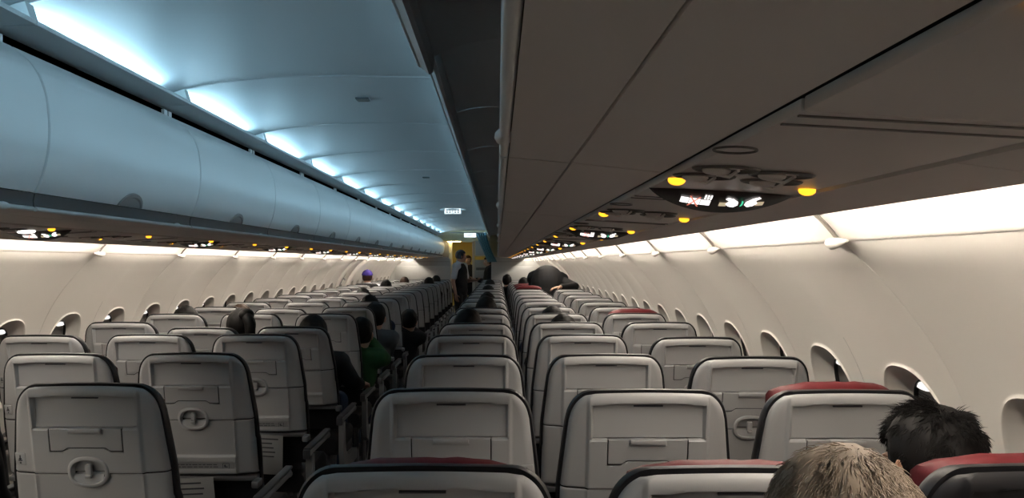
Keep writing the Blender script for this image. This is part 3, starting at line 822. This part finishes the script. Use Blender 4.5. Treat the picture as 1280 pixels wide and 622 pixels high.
def head_geo(m, c, M, nb):
    E = lambda p, r, rot=None, **k: m.ell(Vector(c)+M @ Vector(p), r, (M @ (Euler(rot).to_matrix() if rot else Matrix.Identity(3))).to_euler(), **k)
    E((0, -.008, .022), (.076, .097, .092)); E((0, .030, -.030), (.062, .066, .085)); E((0, .055, -.082), (.036, .034, .026)); E((0, .02, -.065), (.056, .06, .045))
    E((0, .088, .012), (.05, .012, .012)); E((0, .103, -.022), (.012, .016, .026), (.35, 0, 0)); E((0, .108, -.036), (.017, .014, .011))
    E((0, .090, -.060), (.025, .012, .007)); E((0, .088, -.069), (.021, .012, .007)); E((.036, .075, -.025), (.022, .018, .020)); E((-.036, .075, -.025), (.022, .018, .020))
    for s in (1, -1):
        E((s*.080, -.010, -.012), (.008, .019, .031), (.2, 0, s*.45)); E((s*.077, -.004, -.034), (.008, .010, .012))
    m.cap(Vector(c)+M @ Vector((0, -.010, -.05)), nb, .056, .062, 14)
def eyes_geo(c, M):
    w = MB(); i = MB(); out = []
    for s in (1, -1):
        e = MB(); e.ell(Vector(c)+M @ Vector((s*.031, .080, -.006)), (.013, .013, .012), nu=12, nv=8); p = MB(); p.ell(Vector(c)+M @ Vector((s*.031, .0885, -.006)), (.006, .006, .006), nu=10, nv=6); out.append((e, p))
    return out
def hand_geo(m, wrist, dirv, palm_n, side, curl=.5, sc=1.0):
    d = Vector(dirv).normalized(); n = Vector(palm_n); n = (n-d*n.dot(d)).normalized(); a = d.cross(n)*side
    w = Vector(wrist); B = Matrix((a, d, n)).transposed()
    m.ell(w+d*.048*sc, (.040*sc, .050*sc, .016*sc), B.to_euler(), nu=16, nv=10)
    for k, L in enumerate((.068, .078, .073, .058)):
        b = w+d*.085*sc+a*(.030-.020*k)*sc
        p1 = b+(d*cos(curl*.5)+n*sin(curl*.5))*L*.45*sc; p2 = p1+(d*cos(curl*1.3)+n*sin(curl*1.3))*L*.32*sc; p3 = p2+(d*cos(curl*2)+n*sin(curl*2))*L*.25*sc
        m.cap(b-d*.02, p1, .0098*sc, .0092*sc, 8); m.cap(p1, p2, .0092*sc, .0086*sc, 8); m.cap(p2, p3, .0086*sc, .0072*sc, 8)
    t0 = w+d*.025*sc+a*.028*sc; t1 = t0+(d*.6+a*.75+n*.3).normalized()*.040*sc; t2 = t1+(d*.9+a*.25+n*.4).normalized()*.032*sc
    m.cap(t0, t1, .013*sc, .011*sc, 8); m.cap(t1, t2, .011*sc, .0085*sc, 8)
def hair_cap(c, M, style, vox_seed=0):
    m = MB(); rr = random.Random(vox_seed); nu, nv = 56, 34
    rx, ry, rz = .085, .107, .103
    vs = {}; idx = {}; V = []; F = []
    def keep(p):
        x, y, z = p
        if style == 'bob': return z > .045 or y < .035 and z > -.13
        if style == 'crop': return z > .055-.0*y or (y < .025 and z > -.055+.35*max(0, y)) 
        return z > .05 or (y < .022 and z > -.075)
    def pos(i, j):
        t = pi*.93*j/nv; ph = 2*pi*i/nu
        p = Vector((rx*sin(t)*cos(ph), -.008+ry*sin(t)*sin(ph), .022+rz*cos(t)))
        k = 1+.05*noise.noise(Vector((p.x*30, p.y*30, p.z*14+vox_seed)))+.02*noise.noise(Vector((p.x*90, p.y*90, p.z*40)))
        if style == 'bob' and p.z < -.02: p.x *= 1.08; p.y = min(p.y, .04)
        return Vector((p.x*k, -.008+(p.y+.008)*k, .022+(p.z-.022)*k))
    for j in range(nv+1):
        for i in range(nu): idx[i, j] = len(V); V.append(pos(i, j))
    for j in range(nv):
        for i in range(nu):
            q = [idx[i, j], idx[(i+1) % nu, j], idx[(i+1) % nu, j+1], idx[i, j+1]]
            if all(keep(V[a]) for a in q): F.append(q)
    # inner skin gives the hair its thickness
    n0 = len(V); V2 = [Vector((v.x*.86, -.008+(v.y+.008)*.87, .022+(v.z-.022)*.86)) for v in V]
    from collections import Counter
    ec = Counter()
    for f in F:
        for a, b in zip(f, f[1:]+f[:1]): ec[tuple(sorted((a, b)))] += 1
    F2 = [[n0+a for a in reversed(f)] for f in F]; F3 = []
    for f in F:
        for a, b in zip(f, f[1:]+f[:1]):
            if ec[tuple(sorted((a, b)))] == 1: F3.append([b, a, n0+a, n0+b])
    W = [Vector(c)+M @ v for v in V+V2]
    used = sorted({a for f in F+F2+F3 for a in f}); mp = {a: k for k, a in enumerate(used)}
    m.add([W[a] for a in used], [[mp[a] for a in f] for f in F+F2+F3])
    return m
def strands(c, M, n, length, seed, lo=-.085, curl=.3, keepf=None, thick=.0011, flat=0, grow=1):
    m = MB(); rr = random.Random(seed); rx, ry, rz = .079*grow, .101*grow, .096*grow
    k = 0
    while k < n:
        d = Vector((rr.gauss(0, 1), rr.gauss(0, 1), rr.gauss(0, 1))).normalized()
        p = Vector((rx*d.x, -.008+ry*d.y, .022+rz*d.z))
        if not (p.z > .052 or (p.y < .022 and p.z > lo)): continue
        if keepf and not keepf(p, rr): continue
        k += 1
        nrm = Vector((d.x/rx, d.y/ry, d.z/rz)).normalized()
        g = max(0, min(1, (p.z-.0)/.11)); L = length*(.35+.65*g)*rr.uniform(.7, 1.25)
        wh = Vector((.015, -.035, .135)); tang = (p-wh); tang = (tang-nrm*tang.dot(nrm)).normalized() if (p-wh).length > .01 else nrm.orthogonal()
        cl = noise.noise_vector(p*38+Vector((seed, 0, 0)))
        dr = (nrm*(.55-flat*.6)+tang*.75+cl*(.9-flat*.8)+Vector((rr.gauss(0, .18), rr.gauss(0, .18), rr.gauss(0, .18)))).normalized()
        if dr.dot(nrm) < .12: dr = (dr+nrm*.35).normalized()
        q = [p-nrm*.004]; dd = dr.copy()
        for s_ in range(3): q.append(q[-1]+dd*L/3); dd = (dd-nrm*.28+Vector((0, 0, -.18))+cl*curl*.3).normalized()
        W = [Vector(c)+M @ v for v in q]
        side = (M @ dr).cross(M @ nrm).normalized() if dr.cross(nrm).length > 1e-3 else Vector((1, 0, 0)); nn = M @ nrm
        b = len(m.v)
        for s_, t in enumerate((1, .95, .7, .12)):
            r = thick*t
            for a in range(3): m.v.append(tuple(W[s_]+side*cos(2*pi*a/3)*r+nn*sin(2*pi*a/3)*r))
        for s_ in range(3):
            for a in range(3): m.f.append((b+s_*3+a, b+s_*3+(a+1) % 3, b+s_*3+3+(a+1) % 3, b+s_*3+3+a))
    return m
def make_person(loc, label, J, skin=SKIN, hair=('short', M_hairb), top=None, legs=None, shoes=None, vox=.010, rz=0, sc=1.0, head_rot=(0, 0, 0), extra=None, short=False, seed=0, fine=False, vest=None, group=None):
    """J: joint positions in the person's own frame (x right, y ahead, z up)."""
    HM = Euler([R(a) for a in head_rot]).to_matrix(); hc = Vector(J['head'])
    g = lambda k: Vector(J[k])
    def torso(m, i, sleeves=True):
        c, b, p = g('chest'), g('belly'), g('pelvis'); ax = (g('neck')-p).to_track_quat('Z', 'Y').to_euler() if False else None
        m.ell(c, (.168+i, .108+i, .175+i), J.get('crot')); m.ell(b, (.150+i, .108+i, .15+i), J.get('crot')); m.ell(c.lerp(b, .5), (.158+i, .108+i, .15+i), J.get('crot')); m.ell(p, (.168+i, .120+i, .115+i)); m.ell(b.lerp(p, .5), (.155+i, .112+i, .12+i))
        for s in ('LR' if sleeves else ''): m.cap(g('neck')-Vector((0, 0, .03)), g('sh'+s), .055+i, .058+i, 12); m.cap(c+Vector((0, 0, .05)), g('sh'+s), .09+i*.6, .06+i, 12)
    body = MB(); torso(body, -.004); head_geo(body, hc, HM, g('neck'))
    for s in 'LR':
        body.cap(g('sh'+s), g('el'+s), .050, .040); body.cap(g('el'+s), g('wr'+s), .040, .027)
        hd = g('hd'+s) if 'hd'+s in J else (g('wr'+s)-g('el'+s)); hn = Vector(J.get('hn'+s, (0, 0, -1)))
        hand_geo(body, g('wr'+s), hd, hn, 1 if s == 'R' else -1, J.get('curl', .5))
        body.cap(g('hip'+s), g('kn'+s), .082, .056, 14); body.cap(g('kn'+s), g('an'+s), .054, .036, 14)
        body.cap(g('an'+s)+Vector((0, -.03, -.03)), g('an'+s)+Vector((0, .15, -.055)), .036, .028)
    o = obj('person', remesh(body, vox, 'person', skin))
    o.location = loc; o.rotation_euler = (0, 0, rz); o.scale = (sc,)*3; tag(o, label, 'person', group)
    if top:
        t = MB(); torso(t, .012+J.get('bulk', 0)); 
        for s in 'LR':
            e1 = g('el'+s)
            if short: t.cap(g('sh'+s), g('sh'+s).lerp(e1, .72), .064, .060)
            else: t.cap(g('sh'+s), e1, .064, .054); t.cap(e1, e1.lerp(g('wr'+s), .92), .054, .040)
        if not fine: pass
        t.cap(g('neck')-Vector((0, .0, .02)), g('neck')+Vector((0, -.005, .020)), .078, .066, 14)
        obj('shirt' if short else 'jacket', remesh(t, max(vox, .009), 'shirt' if short else 'jacket', top, 3), o)
    if vest:
        t = MB(); torso(t, .022, False); obj('vest', remesh(t, max(vox, .009), 'vest', vest, 3), o)
    if legs:
        t = MB(); i = .016; t.ell(g('pelvis'), (.172+i, .122+i, .12+i))
        for s in 'LR': t.cap(g('hip'+s), g('kn'+s), .088+i*.6, .062+i*.5, 14); t.cap(g('kn'+s), g('an'+s)+Vector((0, 0, .02)), .062+i*.4, .05, 14)
        obj('trousers', remesh(t, max(vox, .010), 'trousers', legs, 3), o)
        for s in 'LR':
            t = MB(); a = g('an'+s); t.ell(a+Vector((0, .055, -.052)), (.048, .135, .042)); t.ell(a+Vector((0, -.02, -.02)), (.045, .06, .05)); obj('shoe', remesh(t, max(vox, .009), 'shoe', M_dark), o)
    st, hm = hair
    hname = 'hair'
    if st == 'cap':
        t = hair_cap(hc, HM, 'crop', seed); obj('hair', t.mesh('hair', hm[0]), o)
        t = MB(); n_ = 28
        for k in range(8):
            pass
        rings = []
        for k in range(9):
            a = pi/2*k/8; rings.append([Vector((.093*cos(2*pi*i/n_)*cos(a*.98), -.008+.114*sin(2*pi*i/n_)*cos(a*.98), .040+.098*sin(a))) for i in range(n_)])
        V = [hc+HM @ v for r_ in rings for v in r_]; t.add(V, [(k*n_+i, k*n_+(i+1) % n_, (k+1)*n_+(i+1) % n_, (k+1)*n_+i) for k in range(8) for i in range(n_)])
        cp = obj('cap', t.mesh('cap', hm[1]), o)
        t = MB(); t.grid(lambda u, v: hc+HM @ Vector((lerp(-.075, .075, u)*(1-.2*v), .085+.02*cos((u-.5)*pi)+.075*v*sin(pi*(.15+.7*u)), .045-.012*v+.012*cos((u-.5)*2)*1)), 12, 5); obj('brim', t.mesh('brim', hm[1]), cp)
        t = MB(); t.ell(hc+HM @ Vector((0, -.008, .139)), (.010, .010, .006), nu=10, nv=6); obj('button', t.mesh('button', hm[1]), cp)
    else:
        t = hair_cap(hc, HM, st if st in ('bob', 'crop') else 'short', seed) 
        if fine:
            if st == 'thin':
                m_ = strands(hc, HM, 15000, .019, seed, lo=-.085, thick=.0007, flat=.62, grow=1.088)
            else:
                m_ = strands(hc, HM, 14000, .036, seed, thick=.0011, flat=.12)
            if t: m_.add(t.v, t.f)
            obj('hair', m_.mesh('hair', hm, ang=180, fix=False), o)
        else:
            if st == 'pony':
                t.tube([hc+HM @ Vector(p) for p in ((0, -.10, .06), (0, -.135, .075), (.01, -.155, .03), (.012, -.15, -.05), (.0, -.14, -.13), (-.005, -.13, -.19))], [.022, .030, .034, .030, .022, .006], 12)
                t.ell(hc+HM @ Vector((.01, -.085, .085)), (.045, .05, .04))
            obj('hair', t.mesh('hair', hm, ang=180), o)
    for k, (e, p) in enumerate(eyes_geo(hc, HM)):
        eo = obj('eye', e.mesh('eye', M_eye), o); obj('iris', p.mesh('iris', M_iris), eo)
    if extra: extra(o)
    return o
def seated(top_z=1.27, lean=0.0, hx=0.0, hy=0.0, armR=None, armL=None, fwd=0.0):
    dz = top_z-1.265       # head top at 1.265 in the base pose
    J = dict(pelvis=(0, .375, .618), belly=(lean*.25, .350, .725+dz*.4), chest=(lean*.65, .315+fwd*.5, .87+dz), neck=(lean*.92, .29+fwd*.8, 1.02+dz), head=(lean+hx, .295+fwd+hy, 1.145+dz),
             shL=(lean*.8-.160, .31+fwd*.7, .975+dz), shR=(lean*.8+.160, .31+fwd*.7, .975+dz), elL=(-.165+lean*.4, .42, .75), elR=(.165+lean*.5, .42, .75), wrL=(-.09, .58, .70), wrR=(.09, .58, .70),
             hdL=(.25, 1, -.15), hdR=(-.25, 1, -.15), hipL=(-.085, .40, .598), hipR=(.085, .40, .598), knL=(-.10, .70, .57), knR=(.10, .70, .57), anL=(-.10, .69, .105), anR=(.10, .69, .105))
    if armR: J.update(armR)
    if armL: J.update(armL)
    return J
C_black = cloth('black', (.012, .012, .014)); C_navy = cloth('navy', (.02, .03, .06)); C_green = cloth('green', (.022, .075, .030)); C_grey = cloth('blue_grey', (.10, .115, .13)); C_jean = cloth('jeans', (.03, .045, .08))
C_white = cloth('white', (.62, .64, .68)); C_brown = cloth('brown', (.05, .035, .025)); C_maroon = cloth('maroon', (.10, .012, .018))
TOPS = [C_black, C_navy, C_brown, C_black]
def sit(side, row, col, label, top_z, lean=0, hair=('short', M_hairb), top=C_black, legs=C_jean, vox=None, **k):
    d = ROW0[side]+RP*row; pk = {a: k.pop(a) for a in ('hx', 'hy', 'armR', 'armL', 'fwd') if a in k}
    vox = vox or (.010 if d < 7 else .014)
    return make_person((COLX[side][col], d+.02, 0), label, seated(top_z, lean, **pk), hair=hair, top=top, legs=legs, vox=vox, seed=row*7+col+side*3, **k)
# nearest two
sit(1, 0, 2, 'person with thick tousled black hair behind the big red headrest at the lower right', 1.20, lean=-.032, fwd=.01, hair=('short', M_hairb), top=C_black, vox=.007, fine=True, skin=SKIN2, head_rot=(-8, 3, 9))
sit(1, -1, 1, 'person with thinning grey-blond hair, only the crown showing at the bottom edge', 1.268, lean=.012, fwd=.12, hair=('thin', M_hairg), top=C_navy, vox=.007, fine=True, head_rot=(-14, 0, 8))
# left block
sit(-1, 3, 1, 'person with dark hair tied in a ponytail, left block near the windows', 1.205, lean=.09, hair=('pony', M_hairb), top=C_brown, head_rot=(0, 0, 35))
sit(-1, 4, 2, 'person by the left windows, dark hair top above a fifth-row seat', 1.18, lean=-.04, hair=('short', M_hairb), top=C_navy)
sit(-1, 3, 0, 'person in black jacket and jeans, arm resting on the left aisle armrest', 1.165, lean=.03, top=C_black, armR=dict(elR=(.265, .33, .745), wrR=(.265, .58, .70), hdR=(.1, 1, -.1)))
sit(-1, 4, 0, 'person in green jacket leaning into the aisle, hand at the face', 1.10, lean=.19, top=C_green, armR=dict(elR=(.33, .46, .78), wrR=(.24, .38, .93), hdR=(-.3, -.3, 1), hnR=(-1, -.3, 0)))
sit(-1, 5, 0, 'person in blue-grey top leaning toward the aisle, head beside sixth-row seat', 1.165, lean=.17, top=C_grey)
sit(-1, 6, 0, 'person with black hair just above a seventh-row left aisle seat', 1.195, top=C_navy)
sit(-1, 7, 0, 'person dressed in black slumped sideways into the aisle', 1.02, lean=.27, top=C_black, armR=dict(elR=(.38, .42, .735), wrR=(.28, .52, .80), hdR=(-.5, .2, .9)))
sit(-1, 5, 2, 'person with brown hair low between two left seats near the windows', 1.15, lean=.10, hair=('bob', M_hairbr), top=C_brown)
sit(-1, 9, 1, 'person, tip of dark hair over a tenth-row left middle seat', 1.185, lean=.05)
sit(-1, 12, 1, 'person with round dark hair well above the seats, right of the purple cap', 1.235, top=C_navy)
sit(-1, 14, 2, 'person in purple cap and white shirt by the left exit door', 1.355, lean=-.03, hair=('cap', (M_hairbr, cloth('purple', (.035, .022, .16)))), top=C_white)
sit(-1, 14, 0, 'person with black hair, far left aisle seat before the bulkhead', 1.245)
sit(-1, 15, 1, 'person with brown hair, far left middle seat before the bulkhead', 1.235, hair=('short', M_hairbr), top=C_brown)
sit(-1, 16, 0, 'person with dark hair in the farthest left aisle seats by the attendant', 1.25)
# right block
sit(1, 4, 0, 'person with large round black hair, nearest in the right aisle column', 1.215, lean=-.055, hair=('bob', M_hairb))
sit(1, 6, 0, 'person with round black hair, second head up the right aisle column', 1.222, lean=.03, top=C_navy)
sit(1, 8, 0, 'person with dark hair barely showing, third head up the right aisle column', 1.195, lean=.02)
sit(1, 11, 0, 'person with dark hair, fourth head up the right aisle column', 1.20)
sit(1, 14, 0, 'person with dark hair, farthest head up the right aisle column', 1.225)
sit(1, 4, 1, 'person with black hair above a right middle seat, nearer of the two', 1.18)
sit(1, 5, 1, 'person with dark hair above a right middle seat, farther of the two', 1.185, lean=-.01, top=C_navy)
sit(1, 13, 1, 'person with dark hair above maroon headrests left of the bending man', 1.275, lean=.0, top=C_maroon)
sit(1, 16, 1, 'person in black far off between right aisle and middle seats', 1.285, lean=-.22)
# man standing in the row, bent over
JB = dict(pelvis=(-.06, -.02, .93), belly=(-.04, -.02, 1.06), chest=(-.01, .0, 1.245), neck=(.0, .19, 1.33), head=(.02, .28, 1.27), shL=(-.17, .08, 1.28), shR=(.17, .08, 1.26), elL=(-.25, .04, 1.04), elR=(.33, -.26, 1.185), wrL=(-.16, .0, .84), wrR=(.125, -.50, 1.185), hdR=(-1, -.35, -.1), hnR=(-.1, -.1, -1),
          hipL=(-.15, .03, .92), hipR=(.03, .03, .92), knL=(-.15, .085, .50), knR=(.03, .085, .50), anL=(-.15, .07, .12), anR=(.03, .07, .12), hdL=(.2, .1, -1), crot=(R(-28), 0, 0), bulk=.04)
make_person((.665, 10.365, 0), 'person in bulky black jacket bending over the right seats, hand on a seat top', JB, top=cloth('black_coat', (.008, .008, .009)), legs=C_black, vox=.011, head_rot=(-65, 0, 0))
# cabin attendant in the aisle
JA = dict(pelvis=(0, 0, .95), belly=(0, .01, 1.10), chest=(0, 0, 1.29), neck=(0, -.01, 1.47), head=(0, .02, 1.60), shL=(-.18, 0, 1.41), shR=(.18, 0, 1.41), elL=(-.22, .04, 1.12), elR=(.23, -.03, 1.12), wrL=(-.10, .27, 1.14), wrR=(.235, .03, .88), hdR=(0, .15, -1), hdL=(.5, 1, .1), hnL=(.2, 0, 1), hnR=(-1, .2, 0),
          hipL=(-.09, 0, .93), hipR=(.09, 0, .93), knL=(-.10, .02, .50), knR=(.10, .03, .50), anL=(-.10, -.02, .11), anR=(.10, -.02, .11))
make_person((-.73, 15.3, 0), 'person in white short-sleeved shirt and black vest standing in the aisle', JA, hair=('crop', M_hairdg), top=C_white, short=True, vest=C_black, legs=C_black, vox=.010, rz=R(-114), head_rot=(-4, 0, 48), sc=1.01)
JG = dict(JA); JG.update(wrR=(.10, .30, 1.18), elR=(.24, .06, 1.13), hdR=(-.3, 1, .2), hnR=(0, 0, 1))
make_person((-.70, 18.75, 0), 'person in dark clothes standing in the lit galley behind the attendant', JG, hair=('crop', M_hairbr), top=C_black, legs=C_black, vox=.012, rz=R(165), sc=.97, skin=SKIN)
make_person((-.20, 17.80, 0), 'person in dark clothes leaning out beside the blue curtain, hands forward', JG, hair=('short', M_hairbr), top=C_black, legs=C_black, vox=.012, rz=R(100), sc=.95, skin=SKIN)
# ------------------------------------------------------------------ far end: bulkheads, galley, curtain, signs
DB = 17.45
def bulk(side, h_in, name, extra_h=0):
    pts = [(SX(side, h_in), 0)]
    zt = H+.135
    P = [(SX(side, h_in), 0.0), (SX(side, h_in), zt-.12), (SX(side, h_in+.012), zt-.06), (SX(side, h_in+.04), zt-.02), (SX(side, h_in+.10), zt), (SX(side, .86), H+.118), (SX(side, 1.24), H+.088)]
    P += [(SX(side, h-.006), H+z) for h, z in PROF[::3]] + [(SX(side, 1.76), 0)]
    m = MB(); m.prism(P, DB, DB+.035); o = m.build(name, M_bulk, ang=30); struct(o)
    t = MB(); t.box((SX(side, (h_in+1.5)/2), DB-.002, H+.030), (1.5-h_in-.06, .004, .005)); t.build('seam', M_psud, o)
    t = MB(); t.box((SX(side, (h_in+1.66)/2), DB-.004, H-.24), (1.66-h_in-.05, .008, .34), bev=.003); t.build('kick_panel', M_bulk, o)
    return o
bulk(1, .50, 'wall_divider_right'); bulk(-1, .40, 'wall_divider_left')
# closing of the space over the bulkheads (bin ends)
for side in (1, -1):
    m = MB(); P = rib_poly(side, [(.655, .15), (.64, .19), (.62, .26), (.606, .34), (.608, .42), (.63, .50), (.665, .56), (.72, .60), (.80, .612), (1.25, .51), (1.36, .32), (1.30, .20), (1.12, .148), (.866, .138)])
    yb = BY0+BP*(NBIN-1)
    m.prism(P, yb+.003, yb+.05); o = m.build('bin_end_panel', M_bin, ang=50); tag(o, 'rounded pale end panel closing the %s row of bins at the far end' % ('right' if side > 0 else 'left'), 'end panel', 'bin end panels')
# header over the aisle and galley partition
GY = 18.45
m = MB(); m.box((CX, GY+.02, H+.66), (2.6, .04, .34)); o = m.build('wall_header', M_cream); struct(o)
for (x0, x1, nm) in ((-2.4, -1.12, 'wall_galley_left'), (-.16, 1.1, 'wall_galley_right')):
    m = MB(); m.box(((x0+x1)/2, GY+.02, (H+.5)/2), (x1-x0, .04, H+.5)); o = m.build(nm, M_bulk2 if x0 < -1 else M_cream); struct(o)
m = MB()
dn = 0
df = MB(); df.box((-1.10, GY-.01, 1.0), (.08, .10, 2.0), bev=.008); a = df.build('trim_500', M_cream); struct(a)
df = MB(); df.box((-.565, GY-.01, 1.0), (.05, .10, 2.0), bev=.008); a = df.build('trim_501', M_bulk); struct(a)
df = MB(); df.box((-.83, GY-.01, 2.0), (.60, .10, .06), bev=.008); a = df.build('trim_502', M_cream); struct(a)
# galley room behind: yellow lit side, back and ceiling
m = MB(); m.box((-1.45, 19.5, 1.05), (.04, 1.8, 2.1)); o = m.build('wall_galley_side', M_yellow); struct(o)
m = MB(); m.box((-.8, 20.3, 1.05), (1.3, .04, 2.1)); o = m.build('wall_galley_back', M_yellow); struct(o)
m = MB(); m.box((-.6, 19.5, 2.13), (2.0, 1.9, .03)); o = m.build('ceiling_galley', M_cream); struct(o)
t = thing('galley_light', (-1.0, 19.0, 2.09), 'warm yellow ceiling lamp inside the galley doorway', 'ceiling light')
m = MB(); m.box((0, 0, 0), (.5, .16, .03), bev=.01); m.build('lamp_housing', M_steel, t)
m = MB(); m.box((0, 0, -.018), (.46, .12, .012), bev=.004); m.build('lamp_diffuser', M_galleylamp, t)
t = thing('entry_light', (-1.02, GY-.055, H+.52), 'small bright lamp on the header above the galley doorway', 'ceiling light')
m = MB(); m.box((0, 0, 0), (.34, .11, .035), bev=.01); m.build('lamp_housing', M_cream, t)
m = MB(); m.box((0, -.012, -.018), (.30, .07, .012), bev=.004); m.build('lamp_diffuser', M_galleylamp, t)
# galley cabinet right of the doorway: cream upper locker, grey trolley below
t = thing('galley_locker', (-.345, GY-.20, H+.16), 'cream galley locker between the doorway and the blue curtain', 'cabinet')
m = MB(); m.box((0, .06, .18), (.37, .28, .37), bev=.008); m.build('cabinet_body', M_cream, t)
m = MB(); m.box((0, -.085, .18), (.33, .012, .33), bev=.004); dd = m.build('door', M_bulk, t)
m = MB(); m.box((.10, -.096, .05), (.06, .012, .018), bev=.003); m.build('handle', M_metal, dd)
t = thing('galley_trolley', (-.345, GY-.20, 0), 'dark grey steel galley trolley standing below the cream locker', 'trolley')
m = MB(); m.box((0, .06, .83), (.37, .28, 1.46), bev=.01); m.build('trolley_body', M_steel, t)
m = MB(); m.box((0, -.086, 1.35), (.30, .012, .06), bev=.004); m.build('top_vent', M_psud, t)
m = MB(); m.box((0, -.086, .98), (.33, .012, .62), bev=.006); dd = m.build('door', M_bulk2, t)
m = MB(); m.ell((.10, -.095, 1.16), (.024, .012, .024)); m.build('lock_knob', M_psud, dd)
m = MB(); m.box((0, -.098, .90), (.20, .02, .02), bev=.004); m.build('door_handle', M_metal, dd)
for x in (-.15, .15):
    for y in (-.03, .15):
        m = MB(); m.tube([(x-.012, y, .05), (x+.012, y, .05)], .05, 14); m.tube([(x, y, .05), (x, y, .11)], .01, 6); m.build('caster', M_dark, t)
# tied curtain
m = MB()
def cur(u, v):
    z = lerp(H+.655, H+.02, v)
    xc = lerp(-.37, -.115, v**1.15); wd = lerp(.125, .085, sin(pi*min(1, v*1.05))*.4+v*.55)
    x = xc+wd*(u-.5)*2; y = DB-.10+.030*sin(u*pi*9+v*2)*(1-.35*v)
    return (x, y, z)
m.grid(cur, 90, 24); b = len(m.v)
m2 = [(x, y+.006, z) for x, y, z in m.v]; nf = [tuple(reversed([b+i for i in f])) for f in m.f]; m.v += m2; m.f += nf
o = m.build('curtain', M_curtain, ang=180, fix=False); tag(o, 'blue pleated cabin curtain drawn aside at the end of the aisle', 'curtain')
t = MB(); t.tube([(-.18, DB-.145, H+.06), (-.11, DB-.15, H+.05), (-.055, DB-.145, H+.06), (-.05, DB-.05, H+.07)], .012, 8); t.build('tie_band', M_curtain, o)
t = MB(); t.tube([(-1.05, DB-.10, H+.665), (-.02, DB-.10, H+.665)], .008, 8); o = t.build('curtain_rail', M_metal); tag(o, 'thin metal curtain rail under the ceiling at the aisle end', 'rail')
# illuminated exit sign hung from the ceiling near the doors
def text_mesh(s, size, name, m, ext=.001):
    cu = bpy.data.curves.new(name, 'FONT'); cu.body = s; cu.size = size; cu.align_x = 'CENTER'; cu.align_y = 'CENTER'; cu.extrude = ext
    o = bpy.data.objects.new(name, cu); COL.objects.link(o); dg = bpy.context.evaluated_depsgraph_get(); dg.update()
    me = bpy.data.meshes.new_from_object(o.evaluated_get(dg)); bpy.data.objects.remove(o); bpy.data.curves.remove(cu); me.name = name; me.materials.clear(); me.materials.append(m); return me
t = thing('exit_sign', (-.625, 11.0, H+.742), 'lit oval exit sign with two square panels under the ceiling at mid cabin', 'sign')
m = MB(); m.ell((0, 0, 0), (.185, .06, .022), nu=28); m.build('sign_housing', M_bin, t)
m = MB(); m.box((0, -.02, -.022), (.24, .05, .085), bev=.006); bd = m.build('sign_box', M_bin, t)
for x in (-.058, .058):
    m = MB(); m.box((x, -.047, -.022), (.100, .006, .070), bev=.002); p = m.build('lit_panel', M_exit, bd)
    for dx in (-.02, .02):
        for dz in (-.014, .014):
            m = MB(); m.box((x+dx, -.0505, -.022+dz), (.026, .002, .018)); m.build('dark_square', M_exit_ink, p)
t = thing('exit_sign', (-.60, 17.2, H+.605), 'white lit exit sign above the aisle beside the blue curtain', 'sign')
m = MB(); m.box((0, 0, 0), (.26, .05, .09), bev=.006); m.build('sign_box', M_exit, t)
o = obj('lettering', text_mesh('EXIT', .075, 'lettering', M_exit_ink), t, (0, -.027, 0), (R(90), 0, 0))
# ceiling slopes down to the header
m = MB(); m.box((CX, 17.9, H+.70), (1.5, 1.15, .02), (R(-7), 0, 0)); 
# small ceiling grilles
for y, x, lab in ((3.63, -.62, 'small dark grille in the ceiling panel, nearer of the two'), (6.95, -.63, 'small dark grille in the ceiling panel, farther of the two')):
    t = thing('ceiling_grille', (x, y, H+.7535), lab, 'vent')
    m = MB(); m.box((0, 0, 0), (.062, .062, .008), bev=.002); m.build('grille_frame', M_vent, t)
    for k in range(4):
        m = MB(); m.box((0, -.021+.014*k, -.005), (.05, .006, .003)); m.build('slat', M_psud, t)

# ------------------------------------------------------------------ camera, world, colour
cam = bpy.data.cameras.new('camera'); co = bpy.data.objects.new('camera', cam); COL.objects.link(co)
co.location = (0, 0, H); co.rotation_euler = (R(90), 0, 0)
cam.sensor_width = 36; cam.lens = FPX/1280*36; cam.shift_x = 18/1280; cam.shift_y = 17.5/1280; cam.clip_start = .02; cam.clip_end = 100
sc = bpy.context.scene; sc.camera = co
w = bpy.data.worlds.new('world'); sc.world = w; w.use_nodes = True
w.node_tree.nodes['Background'].inputs['Color'].default_value = (.5, .5, .55, 1); w.node_tree.nodes['Background'].inputs['Strength'].default_value = 0.0
sc.view_settings.view_transform = 'Standard'; sc.view_settings.look = 'None'; sc.view_settings.exposure = 0.0; sc.view_settings.gamma = 1; sc.view_settings.use_curve_mapping = False
sc.cycles.max_bounces = 10; sc.cycles.diffuse_bounces = 6; sc.cycles.glossy_bounces = 3; sc.cycles.use_denoising = True
sc.cycles.sample_clamp_indirect = 4; sc.cycles.caustics_reflective = False; sc.cycles.caustics_refractive = False
